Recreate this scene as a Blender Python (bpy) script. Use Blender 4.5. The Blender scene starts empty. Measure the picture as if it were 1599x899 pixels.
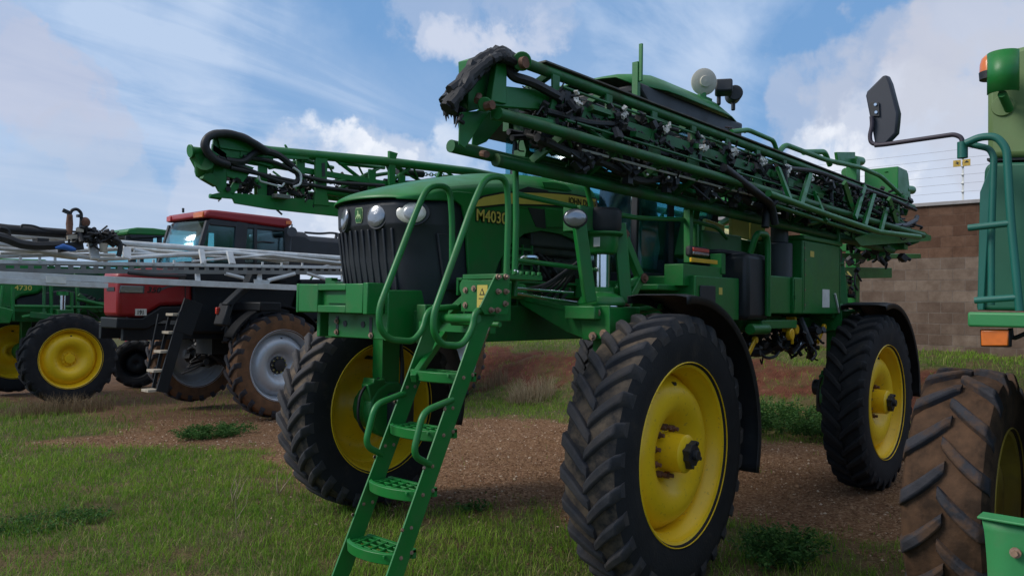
import bpy, math, random
import numpy as np
from mathutils import Vector, Matrix
random.seed(7); rng = np.random.default_rng(7)
SC = bpy.context.scene
R = math.radians
# ------------------------------------------------------------------ camera
CAM = np.array([4.69697, 4.42793, 1.89949]); YAW, PIT, ROL, FPX = 3.875197, 0.022573, 0.014575, 1229.07
def _basis():
    f = np.array([math.cos(YAW)*math.cos(PIT), math.sin(YAW)*math.cos(PIT), math.sin(PIT)])
    r = np.cross(f, [0, 0, 1.]); r /= np.linalg.norm(r); u = np.cross(r, f)
    return f, math.cos(ROL)*r+math.sin(ROL)*u, -math.sin(ROL)*r+math.cos(ROL)*u
F_, R_, U_ = _basis()
def P(px, py, ax, v):
    """real point on the vehicle plane ax=v seen at a photo pixel (measuring aid)"""
    d = F_+(px-799.5)/FPX*R_-(py-449.5)/FPX*U_
    i = 'xyz'.index(ax); t = (v-CAM[i])/d[i]
    return Vector(CAM+t*d)
cam = bpy.data.cameras.new('camera'); co = bpy.data.objects.new('camera', cam); SC.collection.objects.link(co)
M = Matrix(((R_[0], U_[0], -F_[0], CAM[0]), (R_[1], U_[1], -F_[1], CAM[1]), (R_[2], U_[2], -F_[2], CAM[2]), (0, 0, 0, 1)))
co.matrix_world = M
cam.sensor_width = 36; cam.lens = FPX/1599*36; cam.clip_start = .05; cam.clip_end = 3000
SC.camera = co
SC.view_settings.view_transform = 'Standard'; SC.view_settings.look = 'None'
SC.view_settings.exposure = 0.32; SC.view_settings.gamma = 1
# ------------------------------------------------------------------ world
W = bpy.data.worlds.new('World'); SC.world = W; W.use_nodes = True
SUN_EL, SUN_AZ = R(38), math.atan2(-0.75, 1.0)      # direction towards the sun: x forward, slightly to -y
def build_world():
    nt = W.node_tree; N = nt.nodes; L = nt.links; N.clear()
    def nd(t, **k):
        n = N.new(t)
        for a, b in k.items(): setattr(n, a, b)
        return n
    def mth(op, a, b=None, c=None, clamp=False):
        n = nd('ShaderNodeMath', operation=op, use_clamp=clamp)
        for i, v in enumerate((a, b, c)):
            if v is None: continue
            if isinstance(v, (int, float)): n.inputs[i].default_value = v
            else: L.new(v, n.inputs[i])
        return n.outputs[0]
    out = nd('ShaderNodeOutputWorld'); bg = nd('ShaderNodeBackground'); bg.inputs[1].default_value = 0.11
    L.new(bg.outputs[0], out.inputs[0])
    sky = nd('ShaderNodeTexSky', sky_type='NISHITA', sun_disc=False)
    sky.sun_elevation = SUN_EL; sky.sun_rotation = math.pi/2-SUN_AZ; sky.air_density = 1.0; sky.dust_density = .6; sky.ozone_density = 1.5
    tc = nd('ShaderNodeTexCoord'); G = tc.outputs['Generated']
    sp = nd('ShaderNodeSeparateXYZ'); L.new(G, sp.inputs[0])
    zz = mth('ADD', mth('MAXIMUM', sp.outputs[2], 0.0), 0.16)
    cmb = nd('ShaderNodeCombineXYZ'); L.new(mth('DIVIDE', sp.outputs[0], zz), cmb.inputs[0]); L.new(mth('DIVIDE', sp.outputs[1], zz), cmb.inputs[1])
    def noise(vec, sc, det, rough, dist, off=0.):
        mp = nd('ShaderNodeMapping'); L.new(vec, mp.inputs[0]); mp.inputs[1].default_value = (off, off*.7, off*.3)
        n = nd('ShaderNodeTexNoise'); L.new(mp.outputs[0], n.inputs['Vector'])
        n.inputs['Scale'].default_value = sc; n.inputs['Detail'].default_value = det; n.inputs['Roughness'].default_value = rough; n.inputs['Distortion'].default_value = dist
        return n.outputs[0]
    def ramp(v, a, b, lo=0., hi=1.):
        n = nd('ShaderNodeMapRange', interpolation_type='SMOOTHSTEP'); L.new(v, n.inputs[0])
        n.inputs[1].default_value = a; n.inputs[2].default_value = b; n.inputs[3].default_value = lo; n.inputs[4].default_value = hi
        return n.outputs[0]
    rot = nd('ShaderNodeMapping'); L.new(cmb.outputs[0], rot.inputs[0]); rot.inputs[2].default_value = (0, 0, .75); rot.inputs[3].default_value = (.45, 1.5, 1)
    big = noise(cmb.outputs[0], .55, 4, .5, .5, 3.1); fine = noise(rot.outputs[0], 1.5, 8, .60, .9, 7.7)
    puff = noise(G, 11, 8, .62, .3, 1.3); puff2 = noise(G, 5.0, 6, .6, .2, 4.3)
    wn = nd('ShaderNodeTexNoise'); L.new(G, wn.inputs['Vector']); wn.inputs['Scale'].default_value = 6; wn.inputs['Detail'].default_value = 6; wn.inputs['Roughness'].default_value = .6
    ws = nd('ShaderNodeVectorMath', operation='SUBTRACT'); L.new(wn.outputs['Color'], ws.inputs[0]); ws.inputs[1].default_value = (.5, .5, .5)
    wm = nd('ShaderNodeVectorMath', operation='MULTIPLY_ADD'); L.new(ws.outputs[0], wm.inputs[0]); wm.inputs[1].default_value = (.30, .30, .16); L.new(G, wm.inputs[2])
    wz = nd('ShaderNodeVectorMath', operation='NORMALIZE'); L.new(wm.outputs[0], wz.inputs[0]); GW = wz.outputs[0]
    def blob(d, wid, inner=0.):
        d = Vector(d).normalized()
        n = nd('ShaderNodeVectorMath', operation='DOT_PRODUCT'); L.new(GW, n.inputs[0]); n.inputs[1].default_value = d
        return ramp(n.outputs['Value'], math.cos(wid), math.cos(inner) if inner else 1.0)
    # veil of high cloud
    veil = ramp(mth('ADD', mth('MULTIPLY', big, .6), mth('MULTIPLY', fine, .4)), .36, .66)
    # clear blue areas
    def sub(m, b, k): return mth('SUBTRACT', m, mth('MULTIPLY', b, k), clamp=True)
    for d, w, k in (((-.60, -.74, .31), .24, .75), ((-.75, -.60, .24), .20, .45), ((-.905, -.34, .25), .16, .75), ((-.36, -.93, .10), .16, .35), ((-.25, -.93, .36), .16, .3), ((-.93, -.25, .19), .09, .2)):
        veil = sub(veil, blob(d, w), k)
    for d, w, k in (((-.45, -.86, .22), .22, .35), ((-.78, -.55, .36), .2, .35), ((-.62, -.77, .15), .2, .35), ((-.42, -.83, .33), .16, .25)):
        veil = mth('ADD', veil, mth('MULTIPLY', mth('MULTIPLY', blob(d, w), ramp(fine, .25, .7)), k), clamp=True)
    low = ramp(sp.outputs[2], .02, .24, .55, 0.)
    veil = mth('MAXIMUM', veil, mth('MULTIPLY', low, ramp(fine, .3, .6)))
    def mix(a, b, f):
        n = nd('ShaderNodeMix', data_type='RGBA'); 
        L.new(f, n.inputs[0]) if not isinstance(f, (int, float)) else setattr(n.inputs[0], 'default_value', f)
        for s, i in ((a, 6), (b, 7)):
            if isinstance(s, tuple): n.inputs[i].default_value = (*[c/.12 for c in s], 1)
            else: L.new(s, n.inputs[i])
        return n.outputs[2]
    base = mix(sky.outputs[0], (.15, .32, .60), .78)
    zen = ramp(sp.outputs[2], .38, .9)
    c = mix(base, (.47, .58, .76), mth('MULTIPLY', veil, .88))
    # patches of grey-mauve cumulus, then sunlit white heads, all edges broken by noise
    pn = ramp(mth('ADD', mth('MULTIPLY', puff, .5), mth('MULTIPLY', puff2, .5)), .30, .70); pf = ramp(puff, .30, .70)
    def cloud(c, d, w, col, nz, amt, lo=.22, hi=.62):
        m = mth('MULTIPLY', blob(d, w), mth('MULTIPLY_ADD', nz, 1.15, .25))
        return mix(c, col, mth('MULTIPLY', ramp(m, lo, hi), amt, clamp=True))
    for d, w, col, amt in (((-.262, -.93, .250), .075, (.50, .51, .62), .40), ((-.29, -.93, .235), .07, (.50, .51, .62), .35), ((-.315, -.93, .19), .05, (.46, .50, .62), .4),
                          ((-.93, -.27, .245), .11, (.46, .50, .61), .6), ((-.955, -.17, .30), .15, (.54, .55, .63), .65), ((-.90, -.345, .225), .09, (.48, .52, .63), .5), ((-.95, -.24, .16), .12, (.60, .64, .74), .7), ((-.96, -.15, .22), .12, (.50, .53, .62), .6),
                          ((-.66, -.65, .375), .13, (.46, .52, .66), .45), ((-.46, -.885, .12), .10, (.56, .60, .71), .5), ((-.58, -.80, .11), .14, (.58, .63, .74), .7), ((-.30, -.95, .10), .13, (.46, .54, .68), .5)):
        c = cloud(c, d, w, col, pn, amt)
    for d, w, amt in (((-.915, -.345, .178), .06, .85), ((-.925, -.315, .165), .065, .8), ((-.945, -.27, .150), .06, .75), ((-.552, -.81, .190), .035, .8), ((-.575, -.795, .180), .035, .8), ((-.60, -.775, .172), .03, .6), ((-.66, -.70, .17), .07, .5), ((-.58, -.81, .10), .07, .5)):
        c = cloud(c, d, w, (.80, .83, .89), pf, mth('MULTIPLY', pn, amt*1.3, clamp=True), .12, .80)
    for d, w, amt in (((-.655, -.685, .318), .045, .5), ((-.675, -.665, .318), .045, .55), ((-.70, -.64, .322), .05, .5)):
        c = cloud(c, d, w, (.60, .64, .75), pf, amt, .15, .75)
    c = mix(c, (.66, .68, .74), mth('MULTIPLY', zen, .85))
    L.new(c, bg.inputs[0])
build_world()
sun = bpy.data.lights.new('sun', 'SUN'); sun.energy = 1.9; sun.angle = R(24); sun.color = (1, .95, .88)
so = bpy.data.objects.new('sun', sun); SC.collection.objects.link(so)
sd = Vector((math.cos(SUN_EL)*math.cos(SUN_AZ), math.cos(SUN_EL)*math.sin(SUN_AZ), math.sin(SUN_EL)))
so.rotation_euler = sd.to_track_quat('Z', 'Y').to_euler()

# ------------------------------------------------------------------ materials
def mat(name, col, rough=.5, metal=0., var=.12, scale=3., dirt=None, dirt_amt=.3, dscale=4., bump=0., bscale=40., coat=0., trans=0., alpha=None, spec=.5, lo=.5, hi=.75, low_dirt=None):
    m = bpy.data.materials.new(name); m.use_nodes = True; nt = m.node_tree; N, L = nt.nodes, nt.links
    b = N['Principled BSDF']; b.inputs['Roughness'].default_value = rough; b.inputs['Metallic'].default_value = metal
    b.inputs['Coat Weight'].default_value = coat; b.inputs['Coat Roughness'].default_value = .25; b.inputs['Transmission Weight'].default_value = trans
    b.inputs['Specular IOR Level'].default_value = spec
    tc = N.new('ShaderNodeTexCoord'); V = tc.outputs['Object']
    n = N.new('ShaderNodeTexNoise'); n.inputs['Scale'].default_value = scale; n.inputs['Detail'].default_value = 6; L.new(V, n.inputs['Vector'])
    mr = N.new('ShaderNodeMapRange'); mr.inputs[1].default_value = .3; mr.inputs[2].default_value = .7; mr.inputs[3].default_value = 1-var; mr.inputs[4].default_value = 1+var
    L.new(n.outputs[0], mr.inputs[0])
    hs = N.new('ShaderNodeHueSaturation'); hs.inputs['Color'].default_value = (*col, 1); L.new(mr.outputs[0], hs.inputs['Value'])
    cur = hs.outputs[0]
    if dirt:
        n2 = N.new('ShaderNodeTexNoise'); n2.inputs['Scale'].default_value = dscale; n2.inputs['Detail'].default_value = 9; n2.inputs['Roughness'].default_value = .65; L.new(V, n2.inputs['Vector'])
        r2 = N.new('ShaderNodeMapRange'); r2.inputs[1].default_value = lo; r2.inputs[2].default_value = hi; r2.inputs[3].default_value = 0; r2.inputs[4].default_value = dirt_amt; L.new(n2.outputs[0], r2.inputs[0])
        mx = N.new('ShaderNodeMix'); mx.data_type = 'RGBA'; L.new(r2.outputs[0], mx.inputs[0]); L.new(cur, mx.inputs[6]); mx.inputs[7].default_value = (*dirt, 1)
        cur = mx.outputs[2]
        ra = N.new('ShaderNodeMapRange'); ra.inputs[3].default_value = rough; ra.inputs[4].default_value = min(1, rough+.6); L.new(r2.outputs[0], ra.inputs[0]); L.new(ra.outputs[0], b.inputs['Roughness'])
    L.new(cur, b.inputs['Base Color'])
    if bump:
        n3 = N.new('ShaderNodeTexNoise'); n3.inputs['Scale'].default_value = bscale; n3.inputs['Detail'].default_value = 5; L.new(V, n3.inputs['Vector'])
        bp = N.new('ShaderNodeBump'); bp.inputs['Strength'].default_value = bump; bp.inputs['Distance'].default_value = .01; L.new(n3.outputs[0], bp.inputs['Height']); L.new(bp.outputs[0], b.inputs['Normal'])
    return m
SOIL = (.16, .09, .05)
GRN = mat('green_paint', (.007, .165, .027), .40, 0, .12, 2.5, (.085, .115, .050), .38, 6, .06, 60, lo=.46, hi=.78)
GRD = mat('green_frame_paint', (.006, .115, .020), .5, 0, .2, 4, (.08, .07, .04), .45, 7, .1, 40, lo=.48, hi=.75)
GRL = mat('faded_green_paint', (.035, .24, .075), .5, 0, .12, 3, (.12, .14, .07), .35, 4, .05, 50)
OLV = mat('olive_green_panel', (.13, .21, .075), .55, 0, .12, 1.5, (.16, .16, .08), .4, 3, .05, 50)
TEAL = mat('teal_green_paint', (.012, .13, .10), .45, 0, .12, 2, (.04, .12, .09), .3, 5)
TEALD = mat('teal_door_panel', (.012, .105, .06), .5, 0, .15, 1.5, (.05, .10, .06), .35, 3)
YEL = mat('yellow_rim_paint', (.88, .57, .012), .38, 0, .10, 3, (.24, .15, .06), .5, 30, .05, 50, lo=.60, hi=.68)
YTK = mat('yellow_tank_plastic', (.78, .68, .22), .5, 0, .06, 2, (.4, .34, .12), .2, 4)
BLK = mat('black_plastic', (.018, .020, .024), .5, 0, .2, 5, (.06, .055, .05), .4, 6, .05, 80)
GRILLE = mat('dark_grille_plastic', (.022, .025, .032), .45, 0, .15, 5, (.05, .05, .05), .3, 8, .04, 80)
HOSE = mat('black_hose_rubber', (.014, .014, .016), .55, 0, .3, 9, (.06, .05, .04), .5, 8, .1, 90)
GREY = mat('grey_plastic', (.06, .065, .075), .55, 0, .12, 4, (.1, .09, .08), .3, 5)
STEEL = mat('chrome_rod', (.75, .77, .8), .16, 1, .05, 10)
BOLT = mat('rusty_bolt', (.30, .19, .13), .6, .3, .3, 20, (.4, .4, .4), .5, 30)
RUST = mat('rusty_steel', (.16, .07, .04), .8, 0, .4, 12, (.25, .2, .16), .5, 20)
CHAIN = mat('chain_steel', (.12, .08, .08), .5, .6, .3, 30)
SILV = mat('silver_rim_paint', (.46, .49, .53), .38, .35, .06, 3, (.28, .2, .15), .35, 6, .02, 50)
ALU = mat('grey_boom_paint', (.62, .64, .64), .42, .2, .10, 3, (.30, .24, .18), .5, 5, .05, 50, lo=.45, hi=.75)
RED = mat('red_paint', (.27, .010, .014), .38, 0, .1, 2, (.20, .07, .06), .3, 4, .03, 50)
NAVY = mat('dark_grey_bodywork', (.006, .009, .013), .55, 0, .2, 4, (.03, .025, .02), .3, 5, spec=.35)
CREAM = mat('tan_step_tread', (.42, .36, .28), .7, 0, .2, 10)
FEND = mat('matt_black_fender', (.010, .011, .013), .8, 0, .2, 6, spec=.2)
WHT = mat('white_paint', (.7, .7, .66), .5, 0, .08, 10, (.4, .36, .3), .4, 12)
NOZ_GLINT = mat('pale_nozzle_plastic_and_glint', (.78, .74, .68), .5, 0, .1, 40, (.05, .05, .05), .9, 60, lo=.55, hi=.62)
BMG = mat('boom_green_paint', (.006, .105, .020), .5, 0, .25, 4, (.06, .045, .025), .6, 6, .1, 40, lo=.5, hi=.72)
EDGE = mat('worn_top_edge', (.10, .10, .09), .6, .2, .3, 8, (.12, .07, .05), .8, 9, lo=.4, hi=.7)
AMB = mat('amber_lens', (.72, .17, .02), .25, 0, .1, 30, coat=.5)
REDL = mat('red_lens', (.55, .05, .03), .25, 0, .1, 30, coat=.5)
YREF = mat('yellow_reflector', (.78, .45, .01), .35, 0, .05, 10)
DECY = mat('yellow_decal', (.66, .52, .10), .45, 0, .06, 10)
DECB = mat('black_decal', (.012, .012, .012), .45, 0, .05, 10)
BLUE = mat('blue_sleeve', (.03, .13, .42), .5, 0, .1, 10)
CLOTH = mat('pale_seat_cover', (.50, .52, .52), .7, 0, .25, 6, (.12, .13, .14), .7, 9, .2, 15)
DARKI = mat('dark_cab_interior', (.03, .034, .036), .7, 0, .3, 5)
ENG = mat('grey_engine_metal', (.075, .08, .075), .55, .3, .3, 8, (.12, .08, .05), .4, 8, .2, 40)
SOLAR = mat('pale_band_paint', (.16, .27, .26), .3, 0, .05, 4)
def glassmat(name, tint, alpha, rough=.05):
    m = bpy.data.materials.new(name); m.use_nodes = True; nt = m.node_tree; N, L = nt.nodes, nt.links; N.clear()
    o = N.new('ShaderNodeOutputMaterial'); g = N.new('ShaderNodeBsdfGlossy'); g.inputs['Roughness'].default_value = rough; g.inputs[0].default_value = (.9, .95, .96, 1)
    t = N.new('ShaderNodeBsdfTransparent'); t.inputs[0].default_value = (*tint, 1)
    fr = N.new('ShaderNodeLayerWeight'); fr.inputs[0].default_value = .35
    mr = N.new('ShaderNodeMapRange'); mr.inputs[3].default_value = alpha; mr.inputs[4].default_value = .42; L.new(fr.outputs['Fresnel'], mr.inputs[0])
    x = N.new('ShaderNodeMixShader'); L.new(mr.outputs[0], x.inputs[0]); L.new(t.outputs[0], x.inputs[1]); L.new(g.outputs[0], x.inputs[2]); L.new(x.outputs[0], o.inputs[0])
    return m
GLASS = glassmat('tinted_cab_glass', (.60, .84, .86), .06, .12)
LENS = None
def lensmat():
    m = mat('headlight_lens', (.30, .31, .33), .18, .6, .06, 8, bump=.25, bscale=30, coat=1.)
    return m
LENS = lensmat()

# ------------------------------------------------------------------ mesh builder
COL = SC.collection
OFF = None
class MB:
    def __init__(s): s.v = []; s.f = []
    def add(s, vs, fs):
        o = len(s.v); s.v += [tuple(v) for v in vs]; s.f += [tuple(i+o for i in f) for f in fs]; return s
    def box(s, x0, x1, y0, y1, z0, z1, T=None):
        vs = [Vector((x, y, z)) for x in (min(x0, x1), max(x0, x1)) for y in (min(y0, y1), max(y0, y1)) for z in (min(z0, z1), max(z0, z1))]
        if T: vs = [T @ v for v in vs]
        return s.add(vs, [(0, 1, 3, 2), (4, 6, 7, 5), (0, 4, 5, 1), (2, 3, 7, 6), (0, 2, 6, 4), (1, 5, 7, 3)])
    def obox(s, c, size, rx=0, ry=0, rz=0):
        T = Matrix.Translation(c) @ Matrix.Rotation(rz, 4, 'Z') @ Matrix.Rotation(ry, 4, 'Y') @ Matrix.Rotation(rx, 4, 'X'); a, b, d = [k/2 for k in size]
        return s.box(-a, a, -b, b, -d, d, T)
    def beam(s, p, q, w, h, up=(0, 0, 1)):
        p, q = Vector(p), Vector(q); d = (q-p).normalized(); u = Vector(up)
        sd_ = d.cross(u)
        if sd_.length < 1e-4: sd_ = d.cross(Vector((0, 1, 0)))
        sd_.normalize(); u = sd_.cross(d)
        vs = [a+sd_*i*w/2+u*j*h/2 for a in (p, q) for i, j in ((-1, -1), (1, -1), (1, 1), (-1, 1))]
        return s.add(vs, [(3, 2, 1, 0), (4, 5, 6, 7)]+[(i, (i+1) % 4, 4+(i+1) % 4, 4+i) for i in range(4)])
    def tube(s, pts, r, n=8, close=False, caps=True):
        pts = [Vector(p) for p in pts]; k = len(pts); rs = r if isinstance(r, (list, tuple)) else [r]*k
        tans = []
        for i in range(k):
            a = pts[(i-1) % k] if (close or i) else pts[i]; b = pts[(i+1) % k] if (close or i < k-1) else pts[i]
            t = (b-a); tans.append(t.normalized() if t.length > 1e-9 else Vector((0, 0, 1)))
        u = tans[0].orthogonal().normalized(); vs = []
        for i in range(k):
            t = tans[i]; u = (u-t*u.dot(t)); u = u.normalized() if u.length > 1e-6 else t.orthogonal().normalized(); w = t.cross(u)
            vs += [pts[i]+(u*math.cos(2*math.pi*j/n)+w*math.sin(2*math.pi*j/n))*rs[i] for j in range(n)]
        fs = []
        for i in range(k if close else k-1):
            a, b = i*n, ((i+1) % k)*n
            fs += [(a+j, a+(j+1) % n, b+(j+1) % n, b+j) for j in range(n)]
        if caps and not close: fs += [tuple(range(n))[::-1], tuple(range((k-1)*n, k*n))]
        return s.add(vs, fs)
    def cyl(s, p, q, r, n=12, r2=None): return s.tube([p, q], [r, r if r2 is None else r2], n)
    def prism(s, poly, ax, a, b):
        """poly: 2D outline in the two other axes (x,y,z order), extruded along ax from a to b"""
        i = 'xyz'.index(ax); k = len(poly)
        def mk(p, c): q = list(p); q.insert(i, c); return Vector(q)
        vs = [mk(p, a) for p in poly]+[mk(p, b) for p in poly]
        return s.add(vs, [tuple(range(k)), tuple(range(2*k-1, k-1, -1))]+[(j, j+k, (j+1) % k+k, (j+1) % k) for j in range(k)])
    def slab(s, pts, nrm):
        """planar 3D outline given thickness vector"""
        k = len(pts); nv = Vector(nrm); vs = [Vector(p) for p in pts]+[Vector(p)+nv for p in pts]
        return s.add(vs, [tuple(range(k)), tuple(range(2*k-1, k-1, -1))]+[(j, j+k, (j+1) % k+k, (j+1) % k) for j in range(k)])
    def lathe(s, prof, c=(0, 0, 0), ax='y', n=48, a0=0, a1=2*math.pi):
        """prof: (radius, height along axis)"""
        c = Vector(c); full = abs(a1-a0-2*math.pi) < 1e-6; m = n if full else n+1; k = len(prof); vs = []
        for i in range(m):
            a = a0+(a1-a0)*i/n; ca, sa = math.cos(a), math.sin(a)
            for r_, h in prof:
                if ax == 'y': v = (r_*ca, h, r_*sa)
                elif ax == 'z': v = (r_*ca, r_*sa, h)
                else: v = (h, r_*ca, r_*sa)
                vs.append(c+Vector(v))
        fs = []
        for i in range(n):
            a, b = i*k, ((i+1) % m)*k
            for j in range(k-1): fs.append((a+j, a+j+1, b+j+1, b+j))
        return s.add(vs, fs)
    def ball(s, c, r, n=10, sq=(1, 1, 1)):
        prof = [(max(1e-4, math.sin(math.pi*i/n)), -math.cos(math.pi*i/n)) for i in range(n+1)]
        o = len(s.v); s.lathe(prof, (0, 0, 0), 'z', n*2)
        s.v[o:] = [(c[0]+v[0]*r*sq[0], c[1]+v[1]*r*sq[1], c[2]+v[2]*r*sq[2]) for v in s.v[o:]]
        return s
    def grid(s, rows):
        k = len(rows[0]); vs = [v for r_ in rows for v in r_]
        return s.add(vs, [(i*k+j, i*k+j+1, (i+1)*k+j+1, (i+1)*k+j) for i in range(len(rows)-1) for j in range(k-1)])
    def make(s, name, m, parent=None, bevel=0, solid=0, smooth=True, ang=38, off=None):
        me = bpy.data.meshes.new(name); vs = s.v
        if off is None and parent is not None: off = OFF
        if off is not None: vs = [(v[0]-off[0], v[1]-off[1], v[2]-off[2]) for v in vs]
        me.from_pydata(vs, [], s.f); me.update()
        if m: me.materials.append(m)
        import bmesh
        bm = bmesh.new(); bm.from_mesh(me); bmesh.ops.recalc_face_normals(bm, faces=bm.faces); bm.to_mesh(me); bm.free()
        if smooth:
            me.polygons.foreach_set('use_smooth', [True]*len(me.polygons)); me.set_sharp_from_angle(angle=R(ang))
        o = bpy.data.objects.new(name, me); COL.objects.link(o)
        if parent: o.parent = parent
        if solid: md = o.modifiers.new('solid', 'SOLIDIFY'); md.thickness = solid; md.offset = 0
        if bevel:
            md = o.modifiers.new('bevel', 'BEVEL'); md.width = bevel; md.segments = 2; md.limit_method = 'ANGLE'; md.angle_limit = R(40); md.harden_normals = False
        return o
def rnd(pts, rad=.06, k=4):
    """round the corners of a polyline"""
    pts = [Vector(p) for p in pts]; out = [pts[0]]
    for i in range(1, len(pts)-1):
        a, b, c = pts[i-1], pts[i], pts[i+1]; da, dc = (a-b), (c-b); r_ = min(rad, da.length*.45, dc.length*.45)
        s, e = b+da.normalized()*r_, b+dc.normalized()*r_
        for j in range(k+1):
            t = j/k; out.append(s*(1-t)**2+b*2*t*(1-t)+e*t*t)
    out.append(pts[-1]); return out
def thing(name, label, cat, loc=(0, 0, 0), group=None, rz=0):
    o = bpy.data.objects.new(name, None); COL.objects.link(o); o.location = loc; o.rotation_euler = (0, 0, rz); o.empty_display_size = .2
    o['label'] = label; o['category'] = cat
    if group: o['group'] = group
    return o
def tag(o, label=None, cat=None, group=None, kind=None):
    for k, v in (('label', label), ('category', cat), ('group', group), ('kind', kind)):
        if v: o[k] = v
    return o
def part(name, parent, loc=(0, 0, 0)):
    o = bpy.data.objects.new(name, None); COL.objects.link(o); o.parent = parent; o.location = loc; o.empty_display_size = .1; return o
def text(name, s, size, m, parent, loc, rot, ext=.003, shear=0., sx=1., bold=0.):
    cu = bpy.data.curves.new('t', 'FONT'); cu.body = s; cu.size = size; cu.extrude = ext; cu.shear = shear; cu.offset = bold; cu.align_x = 'LEFT'; cu.resolution_u = 3
    t = bpy.data.objects.new('t', cu); COL.objects.link(t)
    dg = bpy.context.evaluated_depsgraph_get(); me = bpy.data.meshes.new_from_object(t.evaluated_get(dg)); bpy.data.objects.remove(t)
    for v in me.vertices: v.co.x *= sx
    me.materials.clear(); me.materials.append(m); o = bpy.data.objects.new(name, me); COL.objects.link(o); o.parent = parent
    o.location = loc; o.rotation_euler = rot; return o
def copy_tree(o, parent=None):
    c = o.copy(); COL.objects.link(c); c.parent = parent
    for ch in list(o.children): copy_tree(ch, c)
    return c

# ------------------------------------------------------------------ terrain
def fbm(x, y, s=1., seed=0):
    r = 0; a = 1; tot = 0
    for k in range(4):
        f = s*2**k; ph = seed*1.7+k*2.3
        r = r+a*(np.sin(f*x*1.3+ph+1.7*np.sin(f*y*.7+ph))*np.cos(f*y*1.1-ph+1.3*np.sin(f*x*.9+ph*2))); tot += a; a *= .55
    return r/tot
def smst(v, a, b): t = np.clip((v-a)/(b-a), 0, 1); return t*t*(3-2*t)
GP = [(0.9, -7.7), (0.35, -6.5), (-0.2, -5.95), (-0.62, -4.89), (-0.1, -3.3), (0.1, -2.0), (-.1, -1.2), (-0.7, -0.35), (-0.6, 0.8), (-1.7, 1.3), (-1.9, 2.0), (-2.0, 4.2), (-7.6, 4.0), (-7.2, 1.24), (-6.75, 0.18), (-6.1, -0.9), (-5.9, -3.64), (-5.1, -5.07), (-3.46, -7.47), (-1.82, -8.92), (-0.57, -8.5)]
def polysd(x, y, poly):
    """signed distance, positive inside"""
    x = np.asarray(x, float); y = np.asarray(y, float); d = np.full(x.shape, 1e9); ins = np.zeros(x.shape, bool); k = len(poly)
    for i in range(k):
        ax, ay = poly[i]; bx, by = poly[(i+1) % k]; ex, ey = bx-ax, by-ay
        t = np.clip(((x-ax)*ex+(y-ay)*ey)/(ex*ex+ey*ey), 0, 1); d = np.minimum(d, np.hypot(x-ax-t*ex, y-ay-t*ey))
        cnd = ((ay > y) != (by > y)); ins ^= cnd & (x < (bx-ax)*(y-ay)/((by-ay) if by != ay else 1e-9)+ax)
    return np.where(ins, d, -d)
def hgt(x, y):
    x = np.asarray(x, float); y = np.asarray(y, float)
    z = np.interp(-x+.25*fbm(x, y, .8, 3), [6.9, 7.3, 8, 9, 10, 11.3, 14, 30, 300], [0, .12, .42, .85, 1.06, 1.16, 1.45, 1.6, 1.6])*1.0
    z = z*smst(y, -19, -10.)
    z = z + (.05*fbm(x, y, 2.1, 12)+.03*fbm(x, y, 5.5, 13))*smst(-x, 7.0, 7.6)
    z = z - .03*np.clip(-y-4.5, 0, 9)
    z = z + .018*fbm(x, y, 1.1, 1)+.008*fbm(x, y, 4.3, 2)
    return z
def masks(x, y):
    g = polysd(x, y, GP)+.5*fbm(x, y, 1.5, 5)+.35*fbm(x, y, 4.5, 6)+.22*fbm(x, y, 11, 66)
    gravel = smst(g, -.35, .45)
    red = smst(-x+.6*fbm(x, y, 1.3, 8)+.3*fbm(x, y, 4.5, 18), 7.7, 8.0)*(1-smst(-x+.7*fbm(x, y, 1.0, 9)+.3*fbm(x, y, 4.1, 19), 9.2, 9.6))*(.65+.35*smst(fbm(x, y, 2.7, 23), -.3, .1))
    dirt = smst(-y+.4*fbm(x, y, 1.2, 4), 8.1, 8.7)*smst(-x+.4*fbm(x, y, 1.1, 3), .3, .9)*smst(x, -9, -5)      # trodden soil under the row of machines
    patch = smst(fbm(x, y, 2.2, 11)+.35*fbm(x, y, 8, 67), .22, .55)*.9
    return gravel, red, dirt, patch
def axis_pts(lo, hi, a, b, step, grow=1.25):
    p = list(np.arange(a, b+1e-6, step)); d = step; q = a
    left = []
    while q > lo: d *= grow; q -= d; left.append(q)
    d = step; q = b; right = []
    while q < hi: d *= grow; q += d; right.append(q)
    return np.array(left[::-1]+p+right)
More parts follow.
